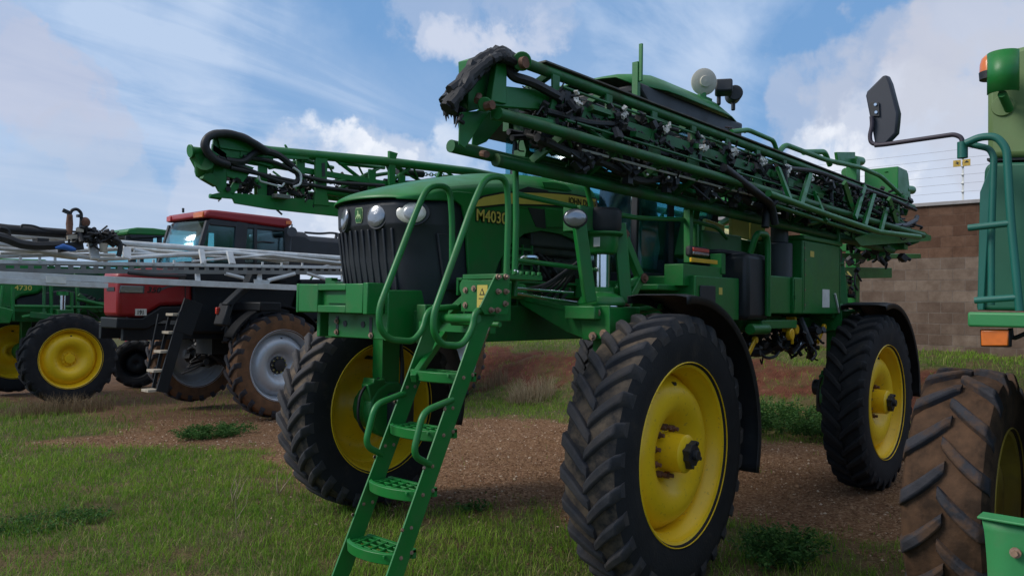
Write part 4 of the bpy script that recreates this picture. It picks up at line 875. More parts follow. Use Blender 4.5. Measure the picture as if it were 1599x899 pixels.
def lever(p, q, r=.035):
    p, q = V(p), V(q); return MB().beam(p, q, .02, .06, (0, .0, 1)).cyl(p-V((0, .02, 0)), p+V((0, .02, 0)), r, 14)
lever((-2.17, 1.25, 1.62), (-2.0, 1.27, 1.50)).make('valve_lever', YREF, S, .01)
lever((-3.85, 1.25, 1.72), (-3.62, 1.27, 1.56)).make('valve_lever', YREF, S, .01)
MB().cyl((-2.9, 1.25, 1.66), (-2.9, 1.30, 1.66), .06, 12).box(-2.93, -2.87, 1.2, 1.28, 1.68, 1.78).box(-2.91, -2.89, 1.28, 1.31, 1.56, 1.70).make('valve_coupler', YREF, S, .01)
MB().cyl((-3.22, 1.15, 1.70), (-3.22, 1.22, 1.70), .05, 12).box(-3.25, -3.2, 1.1, 1.2, 1.72, 1.83).make('valve_coupler', YREF, S, .01)
clutter(-3.0, 1.2, 1.58, .8, .1, .08, 14, 8, .006, .012).make('hose_clamp', STEEL, S)
clutter(-4.55, .95, 2.15, .3, .35, .35, 110, 14, .02, .06).make('rear_plumbing', HOSE, S)
clutter(-4.7, 1.0, 2.2, .2, .2, .45, 12, 15, .03, .06).make('rear_valve', YTK, S)
# rear lift frame & boom centre section --------------------------------------
m_ = MB()
m_.box(-4.9, -4.75, .62, .74, 1.8, 3.5).box(-4.9, -4.75, -.74, -.62, 1.8, 3.5)
for s in (1, -1):
    m_.beam((-4.75, s*.7, 2.9), (-6.2, s*.75, 3.1), .08, .12); m_.beam((-4.75, s*.7, 2.0), (-6.2, s*.75, 2.2), .08, .12); m_.box(-6.35, -6.2, s*.66, s*.80, 2.0, 3.95)
    m_.box(-6.6, -6.2, s*.9, s*1.32, 3.42, 3.78); m_.box(-6.9, -6.6, s*1.05, s*1.25, 3.5, 3.62); m_.beam((-6.3, s*.9, 2.6), (-6.6, s*1.45, 2.85), .08, .08); m_.beam((-6.3, s*.9, 3.35), (-6.5, s*1.35, 3.2), .08, .08)
    m_.cyl((-6.35, s*.6, 3.80), (-6.7, s*.6, 3.80), .06)
m_.box(-6.35, -6.2, -1.4, 1.4, 2.7, 2.8).box(-6.35, -6.2, -1.4, 1.4, 3.3, 3.4)
m_.beam(P(1310, 400, 'y', .95), P(1435, 400, 'y', .95), .06, .07).beam(P(1300, 426, 'y', 1.0), P(1390, 426, 'y', 1.0), .05, .14)
m_.slab([P(a, b, 'y', .7) for a, b in ((1302, 238), (1331, 238), (1331, 262), (1305, 258))], (0, .04, 0)).slab([P(a, b, 'y', 1.15) for a, b in ((1380, 268), (1412, 270), (1418, 320), (1395, 312))], (0, .05, 0))
m_.cyl(P(1333, 250, 'y', .7), P(1345, 252, 'y', .7), .06).cyl(P(1412, 296, 'y', 1.15), P(1424, 297, 'y', 1.15), .06)
m_.make('lift_frame', GRN, S, .008)
clutter(-4.4, 1.42, 3.05, 1.2, .10, .20, 260, 23, .012, .04).make('section_plumbing', HOSE, S)
clutter(-6.1, 1.1, 3.0, .45, .35, .45, 120, 22, .02, .06).make('boom_hinge_plumbing', HOSE, S)

# booms -------------------------------------------------------------------
def boom_left():
    B = part('boom', S)
    def ln(y0, z0, y1, z1, x0=1.3, x1=-6.6):
        return lambda x: V((x, y0+(y1-y0)*(x0-x)/(x0-x1), z0+(z1-z0)*(x0-x)/(x0-x1)))
    T1 = ln(1.35, 3.345, 1.42, 3.27); T2_ = ln(1.47, 2.955, 1.52, 2.90); T3 = ln(1.17, 2.80, 1.27, 2.70); T4 = ln(1.02, 3.22, 1.05, 3.2); T5 = ln(1.40, 3.12, 1.46, 3.08)
    m_ = MB()
    m_.tube([T1(x) for x in np.linspace(1.22, -6.5, 12)], .034, 12)
    m_.tube([T2_(x) for x in np.linspace(1.55, -6.6, 12)], .034, 12); m_.tube([T3(x) for x in np.linspace(1.62, -6.0, 12)], .037, 12)
    m_.tube([T3(x)+V((0, .05, -.035)) for x in np.linspace(1.30, -6.0, 12)], .040, 12)
    m_.beam(T4(1.2), T4(-6.0), .06, .06); m_.beam(T4(1.0)-V((0, 0, .16)), T4(-6.0)-V((0, 0, .16)), .05, .08)
    m_.beam(T1(.9)+V((0, .02, -.19)), T1(-5.6)+V((0, .02, -.19)), .03, .075); m_.beam(T1(.6)+V((0, -.06, -.10)), T1(-5.6)+V((0, -.06, -.10)), .04, .03)
    m_.beam(T3(.9)+V((0, -.14, .08)), T3(-6.0)+V((0, -.14, .08)), .06, .07)
    m_.make('boom_rail', BMG, B)
    MB().beam(T1(1.05)+V((0, 0, .044)), T1(-6.2)+V((0, 0, .044)), .075, .010).make('rail_top_edge', EDGE, B)
    m_ = MB(); st = np.arange(.95, -6.2, -.56)
    for i, x in enumerate(st):
        a, b, c, d = T1(x), T2_(x), T3(x), T4(x); x2 = x-.56
        m_.prism([(a.x+.035, a.z-.02), (a.x-.035, a.z-.02), (a.x-.03, a.z-.17), (b.x-.10, b.z+.04), (b.x+.10, b.z+.04), (a.x+.03, a.z-.17)], 'y', a.y+.025, a.y+.04)
        m_.beam(b, c, .03, .05); m_.beam(d, c, .05, .04, (1, 0, 0)); m_.beam(a, d, .04, .04); m_.tube([b, T3(x2)], .013, 6)
        if i % 3 == 0: m_.tube([a-V((0, .03, .15)), T2_(x2)-V((0, .03, 0))], .016, 6)
        if i % 2: m_.prism([(c.x+.2, c.z+.03), (c.x-.2, c.z+.03), (c.x-.1, c.z+.12), (c.x+.1, c.z+.12)], 'y', c.y-.01, c.y)
    m_.make('boom_brace', BMG, B)
    for y_, z_, r__ in ((1.43, 3.05, .010), (1.41, 2.99, .012), (1.40, 3.26, .010), (1.30, 2.87, .012), (1.24, 2.84, .009), (1.15, 3.10, .015), (1.33, 3.02, .014)):
        MB().tube([V((x, y_+.01*(1.2-x)/2, z_-.006*(1.2-x))) for x in (1.0-.2*r__*50, -2, -5.9)], r__, 6).make('thin_rail', BMG, B)
    r_ = random.Random(77)
    for k in range(75):
        x = r_.uniform(-5.8, .9); f1, f2 = r_.choice(((T1, T2_), (T2_, T3), (T1, T4), (T4, T3))); t = r_.uniform(.15, .85); p = f1(x).lerp(f2(x), t); l = r_.uniform(.05, .22)
        MB().obox(p, (l, r_.choice((.008, .02, .05)), r_.uniform(.02, .06)), r_.gauss(0, .2), r_.gauss(0, .15), r_.gauss(0, .1)).make('boom_bracket', BMG, B)
    # thin steel lines running under the plates
    for dz, y_ in ((-.055, 1.44), (-.14, 1.20)):
        MB().tube([T2_(x)+V((0, y_-1.5, dz)) for x in np.linspace(.7, -5.8, 10)], .009, 6).make('feed_line', ALU, B)
    # second folded section with lighter rails, rear half
    m_ = MB(); Q1 = ln(1.50, 3.50, 1.60, 3.42, -1.9, -6.3); Q2 = ln(1.62, 2.98, 1.66, 2.88, -1.9, -6.3); Q3 = ln(1.60, 2.80, 1.66, 2.74, -2.3, -6.3)
    tp = [P(a, b, 'y', 1.30) for a, b in ((1142, 206), (1168, 203), (1208, 220), (1213, 236))]; m_.tube(rnd(tp, .06, 5), .022, 10)
    tp = [P(a, b, 'y', 1.34) for a, b in ((1216, 238), (1226, 226), (1290, 250), (1345, 262), (1375, 275), (1418, 315))]; m_.tube(rnd(tp, .12, 5), .026, 10)
    tp = [P(a, b, 'y', 1.2) for a, b in ((1255, 238), (1288, 237), (1296, 258))]; m_.tube(rnd(tp, .08, 5), .03, 10)
    m_.tube([P(a, b, 'y', 1.60) for a, b in ((1200, 302), (1300, 338), (1372, 362), (1436, 370))], .030, 10)
    m_.tube([P(a, b, 'y', 1.45) for a, b in ((1200, 318), (1300, 350), (1372, 372), (1430, 374))], .022, 10)
    for a, b, c, d in ((1318, 285, 1335, 340), (1335, 340, 1350, 290), (1290, 345, 1272, 300), (1350, 352, 1365, 300), (1375, 362, 1388, 310), (1388, 310, 1405, 366), (1235, 315, 1215, 262), (1250, 320, 1265, 270)):
        m_.beam(P(a, b, 'y', 1.6), P(c, d, 'y', 1.45), .03, .05, (1, 0, 0))
    m_.slab([P(a, b, 'y', 1.35) for a, b in ((1395, 352), (1440, 362), (1452, 372), (1400, 378))], (0, .03, 0))
    m_.make('outer_boom_section', GRN, B)
    m_ = MB().slab([P(a, b, 'y', 1.45) for a, b in ((1330, 372), (1400, 350), (1450, 368), (1450, 376), (1340, 384))], (0, .03, 0)); m_.make('boom_end_plate', GRN, B)
    MB().tube(rnd([P(a, b, 'y', 1.5) for a, b in ((1395, 352), (1415, 352), (1430, 344), (1432, 338))], .1), .03, 8).make('end_hose', GREY, B)
    # dark cables draped along the top
    m_ = MB(); r_ = random.Random(5)
    tp = [P(a, b, 'y', 1.46) for a, b in ((1225, 262), (1280, 268), (1330, 290), (1380, 305), (1430, 328))]; m_.tube(rnd(tp, .3, 4), .022, 8)
    for (yy, zz, rr) in ((1.30, 3.24, .022), (1.33, 3.17, .026), (1.25, 3.20, .02), (1.38, 3.08, .02), (1.28, 2.93, .024), (1.36, 2.86, .028), (1.20, 2.95, .02), (1.10, 3.12, .03), (1.12, 2.98, .02)):
        ph = r_.random()*6; pts = [V((x, yy+.035*math.sin(2.1*x+ph), zz+.035*math.sin(3.3*x+ph*2)+.02*math.sin(7*x+ph))) for x in np.arange(1.15-.2*r_.random(), -6.5, -.13)]; m_.tube(pts, rr, 7)
    for k in range(26):
        x = .9-.28*k; z0 = r_.choice((3.2, 2.95, 2.88)); m_.tube(rnd([V((x, 1.34, z0)), V((x-.1, 1.42, z0-.10)), V((x-.22, 1.40, z0-.12)), V((x-.34, 1.33, z0+.02))], .1, 4), .010, 6)
    m_.tube(rnd([P(a, b, 'y', 1.45) for a, b in ((1195, 355), (1198, 325), (1212, 312), (1225, 290), (1222, 265))], .1, 5), .035, 10)
    m_.tube(rnd([P(a, b, 'y', 1.5) for a, b in ((1130, 262), (1180, 300), (1205, 320), (1210, 350))], .1, 5), .035, 10)
    m_.make('spray_hose', HOSE, B)
    # nozzle bodies: upper row (front face) and lower row
    xs1 = [.84, .30, -.22, -.76, -1.30, -1.84, -2.36, -2.9, -3.4, -3.9, -4.4, -4.9, -5.4]
    r_ = random.Random(9)
    for i, x in enumerate(xs1):
        for (yy, zz, n) in ((1.40, 3.17, 13), (1.38, 2.86, 15)):
            xx = x+(.0 if zz > 3 else -.2); blk = MB()
            for k in range(n):
                c = V((xx+r_.gauss(0, .05), yy+r_.gauss(0, .02), zz+r_.gauss(0, .04))); r1 = r_.uniform(.014, .032)
                d = V((r_.gauss(0, 1), r_.gauss(0, .7), r_.gauss(0, 1))).normalized()*r1*1.3
                if r_.random() < .5: blk.cyl(c-d, c+d, r1, 8)
                else: blk.obox(c, (r1*1.7, r1*1.6, r1*2.2), r_.random(), r_.random(), 0)
            blk.box(xx-.03, xx+.03, yy-.05, yy, zz-.10, zz+.10).make('nozzle_body', HOSE, B)
        wh = MB(); c0 = V((x, 1.47, 3.185)); sc = 1.25 if i < 8 else .9
        for k in range(7): c = c0+V((r_.gauss(0, .014), r_.gauss(0, .006), r_.gauss(0, .024)))*sc; wh.obox(c, (.022*sc, .012, .024*sc), r_.random()*3, r_.random()*3, r_.random()*3)
        for k in range(3): wh.ball(V((x-.2+r_.gauss(0, .12), 1.44, 2.84+r_.gauss(0, .03))), r_.uniform(.006, .012), 5)  # tiny pale beads scattered along the lower row as painted glints
        wh.make('nozzle_tip_and_glint', NOZ_GLINT, B)
    clutter(-2.2, 1.30, 3.06, 3.3, .11, .19, 1100, 31, .008, .032).make('valve_block', HOSE, B)
    # tip frame -----------------------------------------------------------
    m_ = MB()
    m_.slab([P(a, b, 'y', 1.30) for a, b in ((716, 176), (764, 172), (724, 233), (715, 226))], (0, .012, 0))
    m_.slab([P(a, b, 'y', 1.12) for a, b in ((740, 176), (800, 172), (758, 222), (735, 232))], (0, .012, 0))
    m_.slab([P(a, b, 'y', 1.32) for a, b in ((766, 101), (806, 99), (806, 107), (782, 106), (781, 165), (757, 160))], (0, .05, 0))
    m_.slab([P(a, b, 'y', 1.20) for a, b in ((728, 120), (770, 100), (770, 165), (716, 178), (716, 150))], (0, .08, 0))
    m_.slab([P(a, b, 'y', 1.22) for a, b in ((715, 97), (738, 90), (752, 100), (730, 115), (716, 120))], (0, .10, 0))
    m_.beam(P(765, 150, 'y', 1.33), P(880, 160, 'y', 1.33), .04, .12); m_.beam(P(770, 178, 'y', 1.36), P(860, 196, 'y', 1.42), .05, .06)
    m_.cyl(P(815, 96, 'y', 1.22), P(815, 96, 'y', 1.46), .055, 20); m_.cyl(P(757, 163, 'y', 1.34), P(757, 163, 'y', 1.42), .04, 14)
    m_.beam(P(800, 100, 'y', 1.3), P(775, 104, 'y', 1.3), .06, .05)
    m_.make('boom_tip', GRN, B, .005)
    a, b = P(815, 99, 'y', 1.461), P(759, 166, 'y', 1.42)
    for a_, b_, r_, n_ in ((a, a+V((0, .03, 0)), .034, 12), (b, b+V((0, .05, 0)), .026, 8), (P(708, 229, 'y', 1.16), P(724, 232, 'y', 1.16), .034, 12), (P(748, 150, 'y', 1.34), P(745, 158, 'y', 1.37), .02, 8), (P(753, 240, 'y', 1.3), P(760, 241, 'y', 1.36), .02, 8)): MB().cyl(a_, b_, r_, n_).make('pivot_pin', RUST, B)
    m_ = MB(); r_ = random.Random(2)
    base = [(806, 99), (790, 84), (772, 80), (752, 95), (730, 120), (710, 142), (695, 162)]
    for k in range(15):
        dy = .018*k; pts = [P(a+r_.uniform(-5, 5)+(k % 3-1)*4, b+r_.uniform(-4, 4)+(k % 4)*3.0, 'y', 1.16+dy) for a, b in base[:(7 if k % 3 else 6)]]; q_ = rnd(pts, .1, 4); m_.tube([p+V((r_.gauss(0, .004), r_.gauss(0, .004), r_.gauss(0, .004))) for p in q_], [.030+r_.uniform(-.006, .006) for j in q_], 8)
    for k in range(9):
        a = P(694+k*3.6, 156+k*1.8, 'y', 1.22+.02*(k % 3)); m_.tube([a, a+V((.01*r_.gauss(0, 1), 0, -.04)), a+V((.02*r_.gauss(0, 1), 0, -.07-.07*r_.random()))], [.024, .016, .002], 6)
    m_.tube([P(697, 160, 'y', 1.22), P(687, 154, 'y', 1.22), P(690, 158, 'y', 1.22)], .005, 5)
    m_.tube(rnd([P(790, 100, 'y', 1.35), P(800, 120, 'y', 1.38), P(830, 128, 'y', 1.4), P(870, 150, 'y', 1.4)], .1), .03, 8)
    m_.tube(rnd([P(722, 180, 'y', 1.34), P(716, 188, 'y', 1.34), P(724, 192, 'y', 1.34)], .02), .012, 8)
    m_.make('hose_bundle', HOSE, B)
    # link chain from the cab side to the section guard
    ch = MB(); a, b = P(1136, 199, 'y', 1.25), P(1166, 205, 'y', 1.3)
    for k in range(9):
        c = a.lerp(b, k/8)-V((0, 0, .012*math.sin(math.pi*k/8))); d = (b-a).normalized(); up = V((0, 0, 1)) if k % 2 else V((0, 1, 0)); up = (up-d*up.dot(d)).normalized()
        ch.tube([c+d*.028*math.cos(t)+up*.014*math.sin(t) for t in np.linspace(0, 2*math.pi, 9)[:-1]], .005, 5, close=True)
    ch.make('chain', CHAIN, B)
boom_left()
def boom_right():
    B = part('boom', S); Y = -1.30; m_ = MB()
    PR = lambda a, b, dy=0: P(a, b, 'y', Y+dy)
    m_.tube([PR(350, 222), PR(420, 236), PR(600, 252), PR(735, 268), V((-3, Y-.05, 3.27)), V((-6.3, Y-.1, 3.25))], [.04, .04, .042, .042, .045, .045], 12)
    m_.tube([PR(450, 300, -.22), PR(600, 318, -.22), V((-6.3, Y-.3, 3.0))], .03, 10); m_.tube([PR(500, 298, .0), PR(600, 312), V((-6.3, Y-.1, 2.95))], .03, 10)
    m_.slab([PR(328, 304), PR(345, 300), PR(420, 306), PR(542, 318), PR(542, 340), PR(420, 327), PR(365, 318), PR(362, 311), PR(328, 308)], (0, .02, 0)); m_.box(-6.2, .5, Y, Y+.05, 2.62, 2.72)
    # tip plate with lightening holes built from ribs
    m_.slab([PR(330, 225), PR(352, 240), PR(352, 302), PR(340, 300), PR(325, 272)], (0, .02, 0)); m_.slab([PR(352, 248), PR(395, 262), PR(380, 282), PR(362, 305), PR(354, 300), PR(366, 280), PR(352, 276)], (0, .02, 0))
    m_.slab([PR(332, 214), PR(372, 217), PR(425, 236), PR(425, 262), PR(372, 248), PR(345, 246), PR(330, 236)], (0, .02, 0))
    m_.slab([PR(335, 212), PR(420, 232), PR(420, 244), PR(340, 232)], (0, .04, 0)); m_.slab([PR(375, 228), PR(480, 240), PR(480, 250), PR(372, 246)], (0, .03, 0))
    for x, w in ((490, 17), (605, 9)):
        a = x; m_.slab([PR(a, 236), PR(a+w*1.5, 240), PR(a+w*1.1, 250), PR(a+w, 300), PR(a+w*1.3, 322), PR(a-w*.2, 320), PR(a, 300)], (0, .03, 0))
    m_.cyl(PR(300, 236), PR(318, 238), .035, 14); m_.cyl(PR(296, 236), PR(299, 236), .05, 14)
    m_.cyl(PR(327, 306), PR(345, 309), .018, 10)
    for a, b, c, d in ((520, 300, 600, 258), (525, 250, 590, 300), (605, 252, 660, 285), (530, 255, 600, 262), (620, 300, 700, 275), (430, 290, 430, 320), (400, 282, 400, 305), (470, 250, 520, 262), (640, 262, 560, 320), (515, 285, 610, 270), (420, 262, 490, 248)):
        m_.tube([PR(a, b), PR(c, d, -.15)], .018, 8)
    for x in np.arange(1.15, -5.8, -.35):
        m_.tube([V((x, Y-.02, 3.2)), V((x-.35, Y-.24, 2.98))], .010, 6); m_.tube([V((x, Y-.2, 3.0)), V((x-.30, Y, 2.74))], .010, 6)
    for x in (1.35, 1.0, .25, -.1): m_.box(x-.04, x+.04, Y-.03, Y-.01, 2.72, 3.12)
    m_.beam((1.5, Y-.03, 3.02), (-5.8, Y-.03, 2.98), .03, .05); m_.beam((1.4, Y-.12, 2.90), (-5.8, Y-.12, 2.88), .04, .03)
    for x in np.arange(-.6, -6, -.7): m_.beam((x, Y, 3.25), (x, Y-.2, 2.95), .03, .04, (1, 0, 0)); m_.tube([V((x, Y, 3.25)), V((x-.7, Y, 2.95))], .016, 6); m_.beam((x, Y, 2.95), (x, Y, 2.66), .03, .04, (1, 0, 0))
    m_.make('boom_rail', GRN, B, .003)
    MB().slab([PR(502, 255, .031), PR(507, 254, .031), PR(508, 275, .031), PR(503, 276, .031)], (0, .002, 0)).slab([PR(496, 283, .031), PR(504, 283, .031), PR(504, 287, .031), PR(496, 287, .031)], (0, .002, 0)).make('plate_slot', BLK, B)
    m_ = MB(); r_ = random.Random(4)
    lp1 = [(418, 238), (400, 226), (380, 215), (355, 209), (336, 209), (323, 216), (319, 228), (325, 242), (338, 252), (356, 258)]
    for k in range(3): m_.tube(rnd([PR(a+r_.uniform(-1.5, 1.5), b+r_.uniform(-1.5, 1.5), .03+.035*k) for a, b in lp1], .1, 4), .030, 10)
    for pts in (((352, 250), (380, 255), (400, 235), (430, 238), (460, 262), (470, 280), (455, 290)), ((340, 245), (400, 270), (440, 285), (480, 290)), ((380, 245), (430, 252), (470, 275), (520, 285), (600, 290)), ((360, 262), (420, 275), (500, 292), (560, 300))):
        m_.tube(rnd([PR(a, b, .04) for a, b in pts], .12, 5), .017 if pts[0][0] != 352 else .028, 8)
    m_.tube(rnd([PR(a, b, -.1) for a, b in ((540, 292), (600, 300), (660, 296))], .1), .04, 8)
    m_.tube(rnd([PR(a, b, -.1) for a, b in ((600, 282), (640, 286), (680, 280))], .1), .02, 8)
    m_.make('boom_hose', HOSE, B)
    MB().tube(rnd([PR(a, b, .08) for a, b in ((404, 275), (406, 283), (440, 292), (444, 286))], .03), .008, 6).tube(rnd([PR(a, b, .08) for a, b in ((458, 262), (470, 270), (470, 288), (458, 292))], .06, 6), .010, 8).make('steel_line', ALU, B)
    clutter(1.25, Y-.05, 2.83, .42, .06, .07, 90, 11, .012, .035).make('valve_block', HOSE, B)
    clutter(0.4, Y-.12, 2.92, .5, .06, .10, 70, 12, .012, .03).make('valve_block', HOSE, B)
    a = PR(425, 303, .03); b = PR(447, 312, .03); MB().box(b.x, a.x, Y+.02, Y+.10, b.z, a.z).make('junction_box', mat('grey_box', (.16, .17, .15), .6), B, .004)
    a = PR(318, 260); MB().cyl(a-V((.03, .05, .04)), a+V((.02, .05, .02)), .07, 10).obox(a+V((.02, 0, .03)), (.10, .08, .12), .3, .4, .2).obox(a+V((-.04, .02, -.09)), (.12, .06, .07), 0, -.4, 0).make('tip_knuckle', GRD, B)
    MB().cyl(PR(620, 268, -.1), PR(660, 272, -.1), .035, 12).make('damper', BLK, B)
    ch = MB(); a, b = PR(660, 272, -.1), PR(695, 274, -.1)
    for k in range(9):
        c = a.lerp(b, k/8); d = (b-a).normalized(); up = V((0, 0, 1)) if k % 2 else V((0, 1, 0)); up = (up-d*up.dot(d)).normalized()
        ch.tube([c+d*.026*math.cos(t)+up*.016*math.sin(t) for t in np.linspace(0, 2*math.pi, 9)[:-1]], .006, 5, close=True)
    ch.make('chain', STEEL, B)
boom_right()

# ================================================================== RED SPRAYER
OFF = V((-2.66, -9.1, -.10)); RS = thing('sprayer', 'red sprayer with silver wheels, brown muddy tyres and long grey folded boom', 'sprayer', OFF)
def plan_side(name, pix, y, th, m, par, bev=0.):
    pts = [P(a, b, 'y', y) for a, b in pix]; return MB().prism([(p.x, p.z) for p in pts], 'y', y-th, y).make(name, m, par, bev)
hy = .93
for xx, yy, s in ((0, 1.5, 1), (.0, -1.5, -1), (-4.1, 1.5, 1), (-4.1, -1.5, -1)):
    sprayer_wheel(RS, (xx, yy, hy), .585, .38, .90, 22, SILV, BLK, s, .03, carc=MUD, lug=MUDL, wall_m=MUD, hub='flat')
Yr = -8.55
hp = [(184, 424), (184, 495), (222, 496), (252, 478), (302, 476), (302, 424)]
rh = plan_side('hood', hp, Yr, .62, RED, RS, .07)
plan_side('hood_top', [(190, 421), (188, 432), (302, 434), (302, 424), (240, 418)], Yr-.06, .5, RED, rh, .05)
plan_side('lower_skirt', [(182, 496), (182, 513), (230, 514), (256, 500), (302, 500), (302, 477), (252, 479), (222, 497)], Yr+.02, .66, NAVY, rh, .02)
plan_side('headlight', [(189, 446), (224, 447), (223, 457), (188, 456)], Yr+.012, .02, LENS, rh, .004)
plan_side('headlight_trim', [(188, 445), (226, 446), (225, 458), (187, 457)], Yr+.004, .02, GREY, rh)
xq = P(184, 450, 'y', Yr).x; zt, zb = P(184, 446, 'y', Yr).z, P(184, 456, 'y', Yr).z; MB().box(xq, xq+.01, Yr-.42, Yr-.12, zb+.02, zt-.02).make('front_vent', BLK, rh)
plan_side('panel_gap', [(288.5, 440), (290, 440), (290, 476), (288.5, 476)], Yr+.003, .02, BLK, rh)
plan_side('pinstripe', [(246, 452), (262, 446), (300, 441), (300, 443.5), (262, 449), (248, 455)], Yr+.003, .02, GREY, rh)
pl = plan_side('number_plate', [(211.5, 482), (229, 482), (229, 492.5), (211.5, 492.5)], Yr+.012, .02, WHT, rh)
q = P(213.5, 491, 'y', Yr+.014)-OFF; text('plate_number', '191', .10, DECB, pl, q, (R(90), 0, R(180)), .001, 0, .80, .003)
q = P(229, 456.5, 'y', Yr+.004)-OFF; text('model_number', '350', .13, DECB, rh, q, (R(90), 0, R(180)), .001, .25, 1.15, .003)
# chassis, dark underparts
m_ = MB()
for s in (1, -1): m_.box(-7.6, -.5, -9.1+s*.45-.05, -9.1+s*.45+.05, 1.25, 1.5)
for xc in (-2.66, -6.76):
    m_.box(xc-.12, xc+.12, -10.5, -7.7, 1.30, 1.5)
    for s in (1, -1): m_.box(xc-.09, xc+.09, -9.1+s*1.18, -9.1+s*1.30, .8, 1.45); m_.cyl((xc, -9.1+s*1.1, .83), (xc, -9.1+s*1.42, .83), .2, 16)
m_.make('chassis_frame', NAVY, RS, .01)
plan_side('engine_cover', [(302, 424), (302, 520), (390, 520), (450, 500), (470, 440), (470, 425)], -8.5, 1.3, NAVY, RS, .04)
clutter(-3.2, -8.35, 1.35, 1.1, .2, .22, 90, 41, .03, .09).make('underbody_plumbing', HOSE, RS)
clutter(-2.7, -9.9, .98, .38, .35, .25, 120, 42, .03, .10).box(-3.3, -2.2, -9.6, -9.0, .95, 1.5).make('axle_plumbing', HOSE, RS)
plan_side('rear_body', [(470, 436), (470, 500), (640, 510), (640, 436)], -8.4, 1.4, NAVY, RS, .04)
for xc, n_ in ((-2.66, 1), (-6.76, 1)):
    for s in (1, -1): MB().lathe([(.97, -9.1+s*1.30), (1.0, -9.1+s*1.32), (1.0, -9.1+s*1.58), (.97, -9.1+s*1.60)], (xc, 0, .85), 'y', 20, R(28), R(150)).make('fender', FEND, RS, solid=.01)
# cab
Yc = -8.3; rc = part('cab', RS)
plan_side('cab_floor', [(288, 408), (290, 440), (448, 440), (444, 408)], Yc-.0, 1.6, NAVY, rc, .02)
fr_ = MB()
for s, yy in ((1, Yc), (-1, Yc-1.4)):
    for a, b, c, d, w in ((324, 345, 306, 410, .07), (377, 347, 372, 412, .22), (398, 350, 398, 412, .06), (446, 350, 448, 412, .10)):
        p1, p2 = P(a, b, 'y', Yc), P(c, d, 'y', Yc); fr_.beam((p1.x, yy, p1.z), (p2.x, yy, p2.z), w, .07, (0, 1, 0))
fr_.make('cab_frame', BLK, rc, .01)
gw = [P(a, b, 'y', Yc) for a, b in ((324, 345), (306, 410), (448, 412), (446, 350))]
for yy in (Yc+.0, Yc-1.4): MB().prism([(p.x, p.z) for p in gw], 'y', yy-.004, yy+.004).make('side_window', GLASS, rc)
a, b = P(325, 345, 'y', Yc), P(306, 410, 'y', Yc)
MB().grid([[V((p.x+.18*(1-((y_+.8)/.8-1)**2)*1.0, Yc-1.4+1.4*k/8, p.z)) for k in range(9) for y_ in (k*.2-.8,)] for p in (a, b)]).make('windscreen', GLASS, rc, solid=.006)
plan_side('cab_roof', [(322, 331), (326, 327), (340, 328), (455, 341), (457, 352), (446, 356), (395, 349), (330, 340), (321, 339)], Yc+.06, 1.5, RED, rc, .04)
plan_side('roof_underside', [(323, 346), (330, 340.5), (395, 349.5), (446, 356.5), (444, 362), (330, 352)], Yc+.03, 1.44, BLK, rc, .02)
plan_side('marker_lamp', [(447, 345), (456, 345), (456, 351), (447, 350)], Yc+.075, .03, AMB, rc, .004)
q = P(322, 334, 'y', Yc+.06)
for k in range(2): MB().box(q.x-.06, q.x+.025, Yc-.36-k*1.02, Yc-.02-k*1.2, q.z-.05, q.z+.045).make('marker_lamp', AMB if k == 0 else REDL, rc, .01)
MB().tube([P(286, 325, 'y', Yc-.4), P(286, 332, 'y', Yc-.4)], .02, 6).make('antenna', BLK, rc)
m_ = MB(); q = P(345, 395, 'y', -9.1); m_.obox((q.x-.1, -9.1, q.z), (.14, .5, .8)).obox((q.x+.2, -9.1, q.z-.25), (.5, .5, .15)); m_.tube(rnd([P(a, b, 'y', Yc-.3) for a, b in ((300, 405), (306, 388), (318, 380))], .1), .018, 8)
m_.make('driver_seat', DARKI, rc, .04)
MB().tube(rnd([P(a, b, 'y', Yc+.05) for a, b in ((398, 398), (399, 380), (408, 377), (428, 379))], .08), .014, 8).make('window_rail', BLK, rc)
MB().tube([P(456, 350, 'y', Yc+.2), P(455, 362, 'y', Yc+.2), P(453, 392, 'y', Yc+.2)], .014, 6).cyl(P(456, 362, 'y', Yc+.15), P(456, 362, 'y', Yc+.3), .09, 12).make('side_lamp', GREY, rc)
# black tank with hand loop
rt = plan_side('product_tank', [(446, 366), (455, 360), (478, 362), (486, 368), (560, 374), (700, 390), (700, 430), (446, 425)], -8.35, 1.5, BLK, RS, .10)
m_ = MB().tube(rnd([P(a, b, 'y', -8.5) for a, b in ((476, 363), (500, 365), (520, 363), (545, 370), (560, 376))], .2), .022, 8).tube([P(526, 364, 'y', -8.5), P(524, 374, 'y', -8.5)], .03, 8); m_.make('tank_rail', BLK, rt)
# ladder
Yl = -7.45; rl_ = part('ladder', RS); m_ = MB()
for dy in (0,):
    pass
m_.beam(P(288, 488, 'y', Yl), P(252, 612, 'y', Yl), .03, .17, (1, 0, 0)); m_.beam(P(266, 490, 'y', Yl-.25), P(238, 612, 'y', Yl-.25), .03, .05, (1, 0, 0)); m_.beam(P(302, 470, 'y', Yl), P(285, 520, 'y', Yl), .04, .3, (1, 0, 0))
m_.make('ladder_rail', NAVY, rl_, .004)
MB().tube([P(248, 490, 'y', Yl-.3), P(231, 575, 'y', Yl-.3)], .018, 8).make('grab_rail', NAVY, rl_)
for (a, b, w) in ((274, 491, 16), (267, 519, 15), (256, 549, 18), (245, 579, 18), (236, 610, 17)):
    p1, p2 = P(a-w/2, b, 'y', Yl-.1), P(a+w/2, b, 'y', Yl-.1); MB().box(p2.x, p1.x, Yl-.26, Yl-.02, p1.z-.02, p1.z+.02).make('ladder_step', CREAM, rl_, .004)
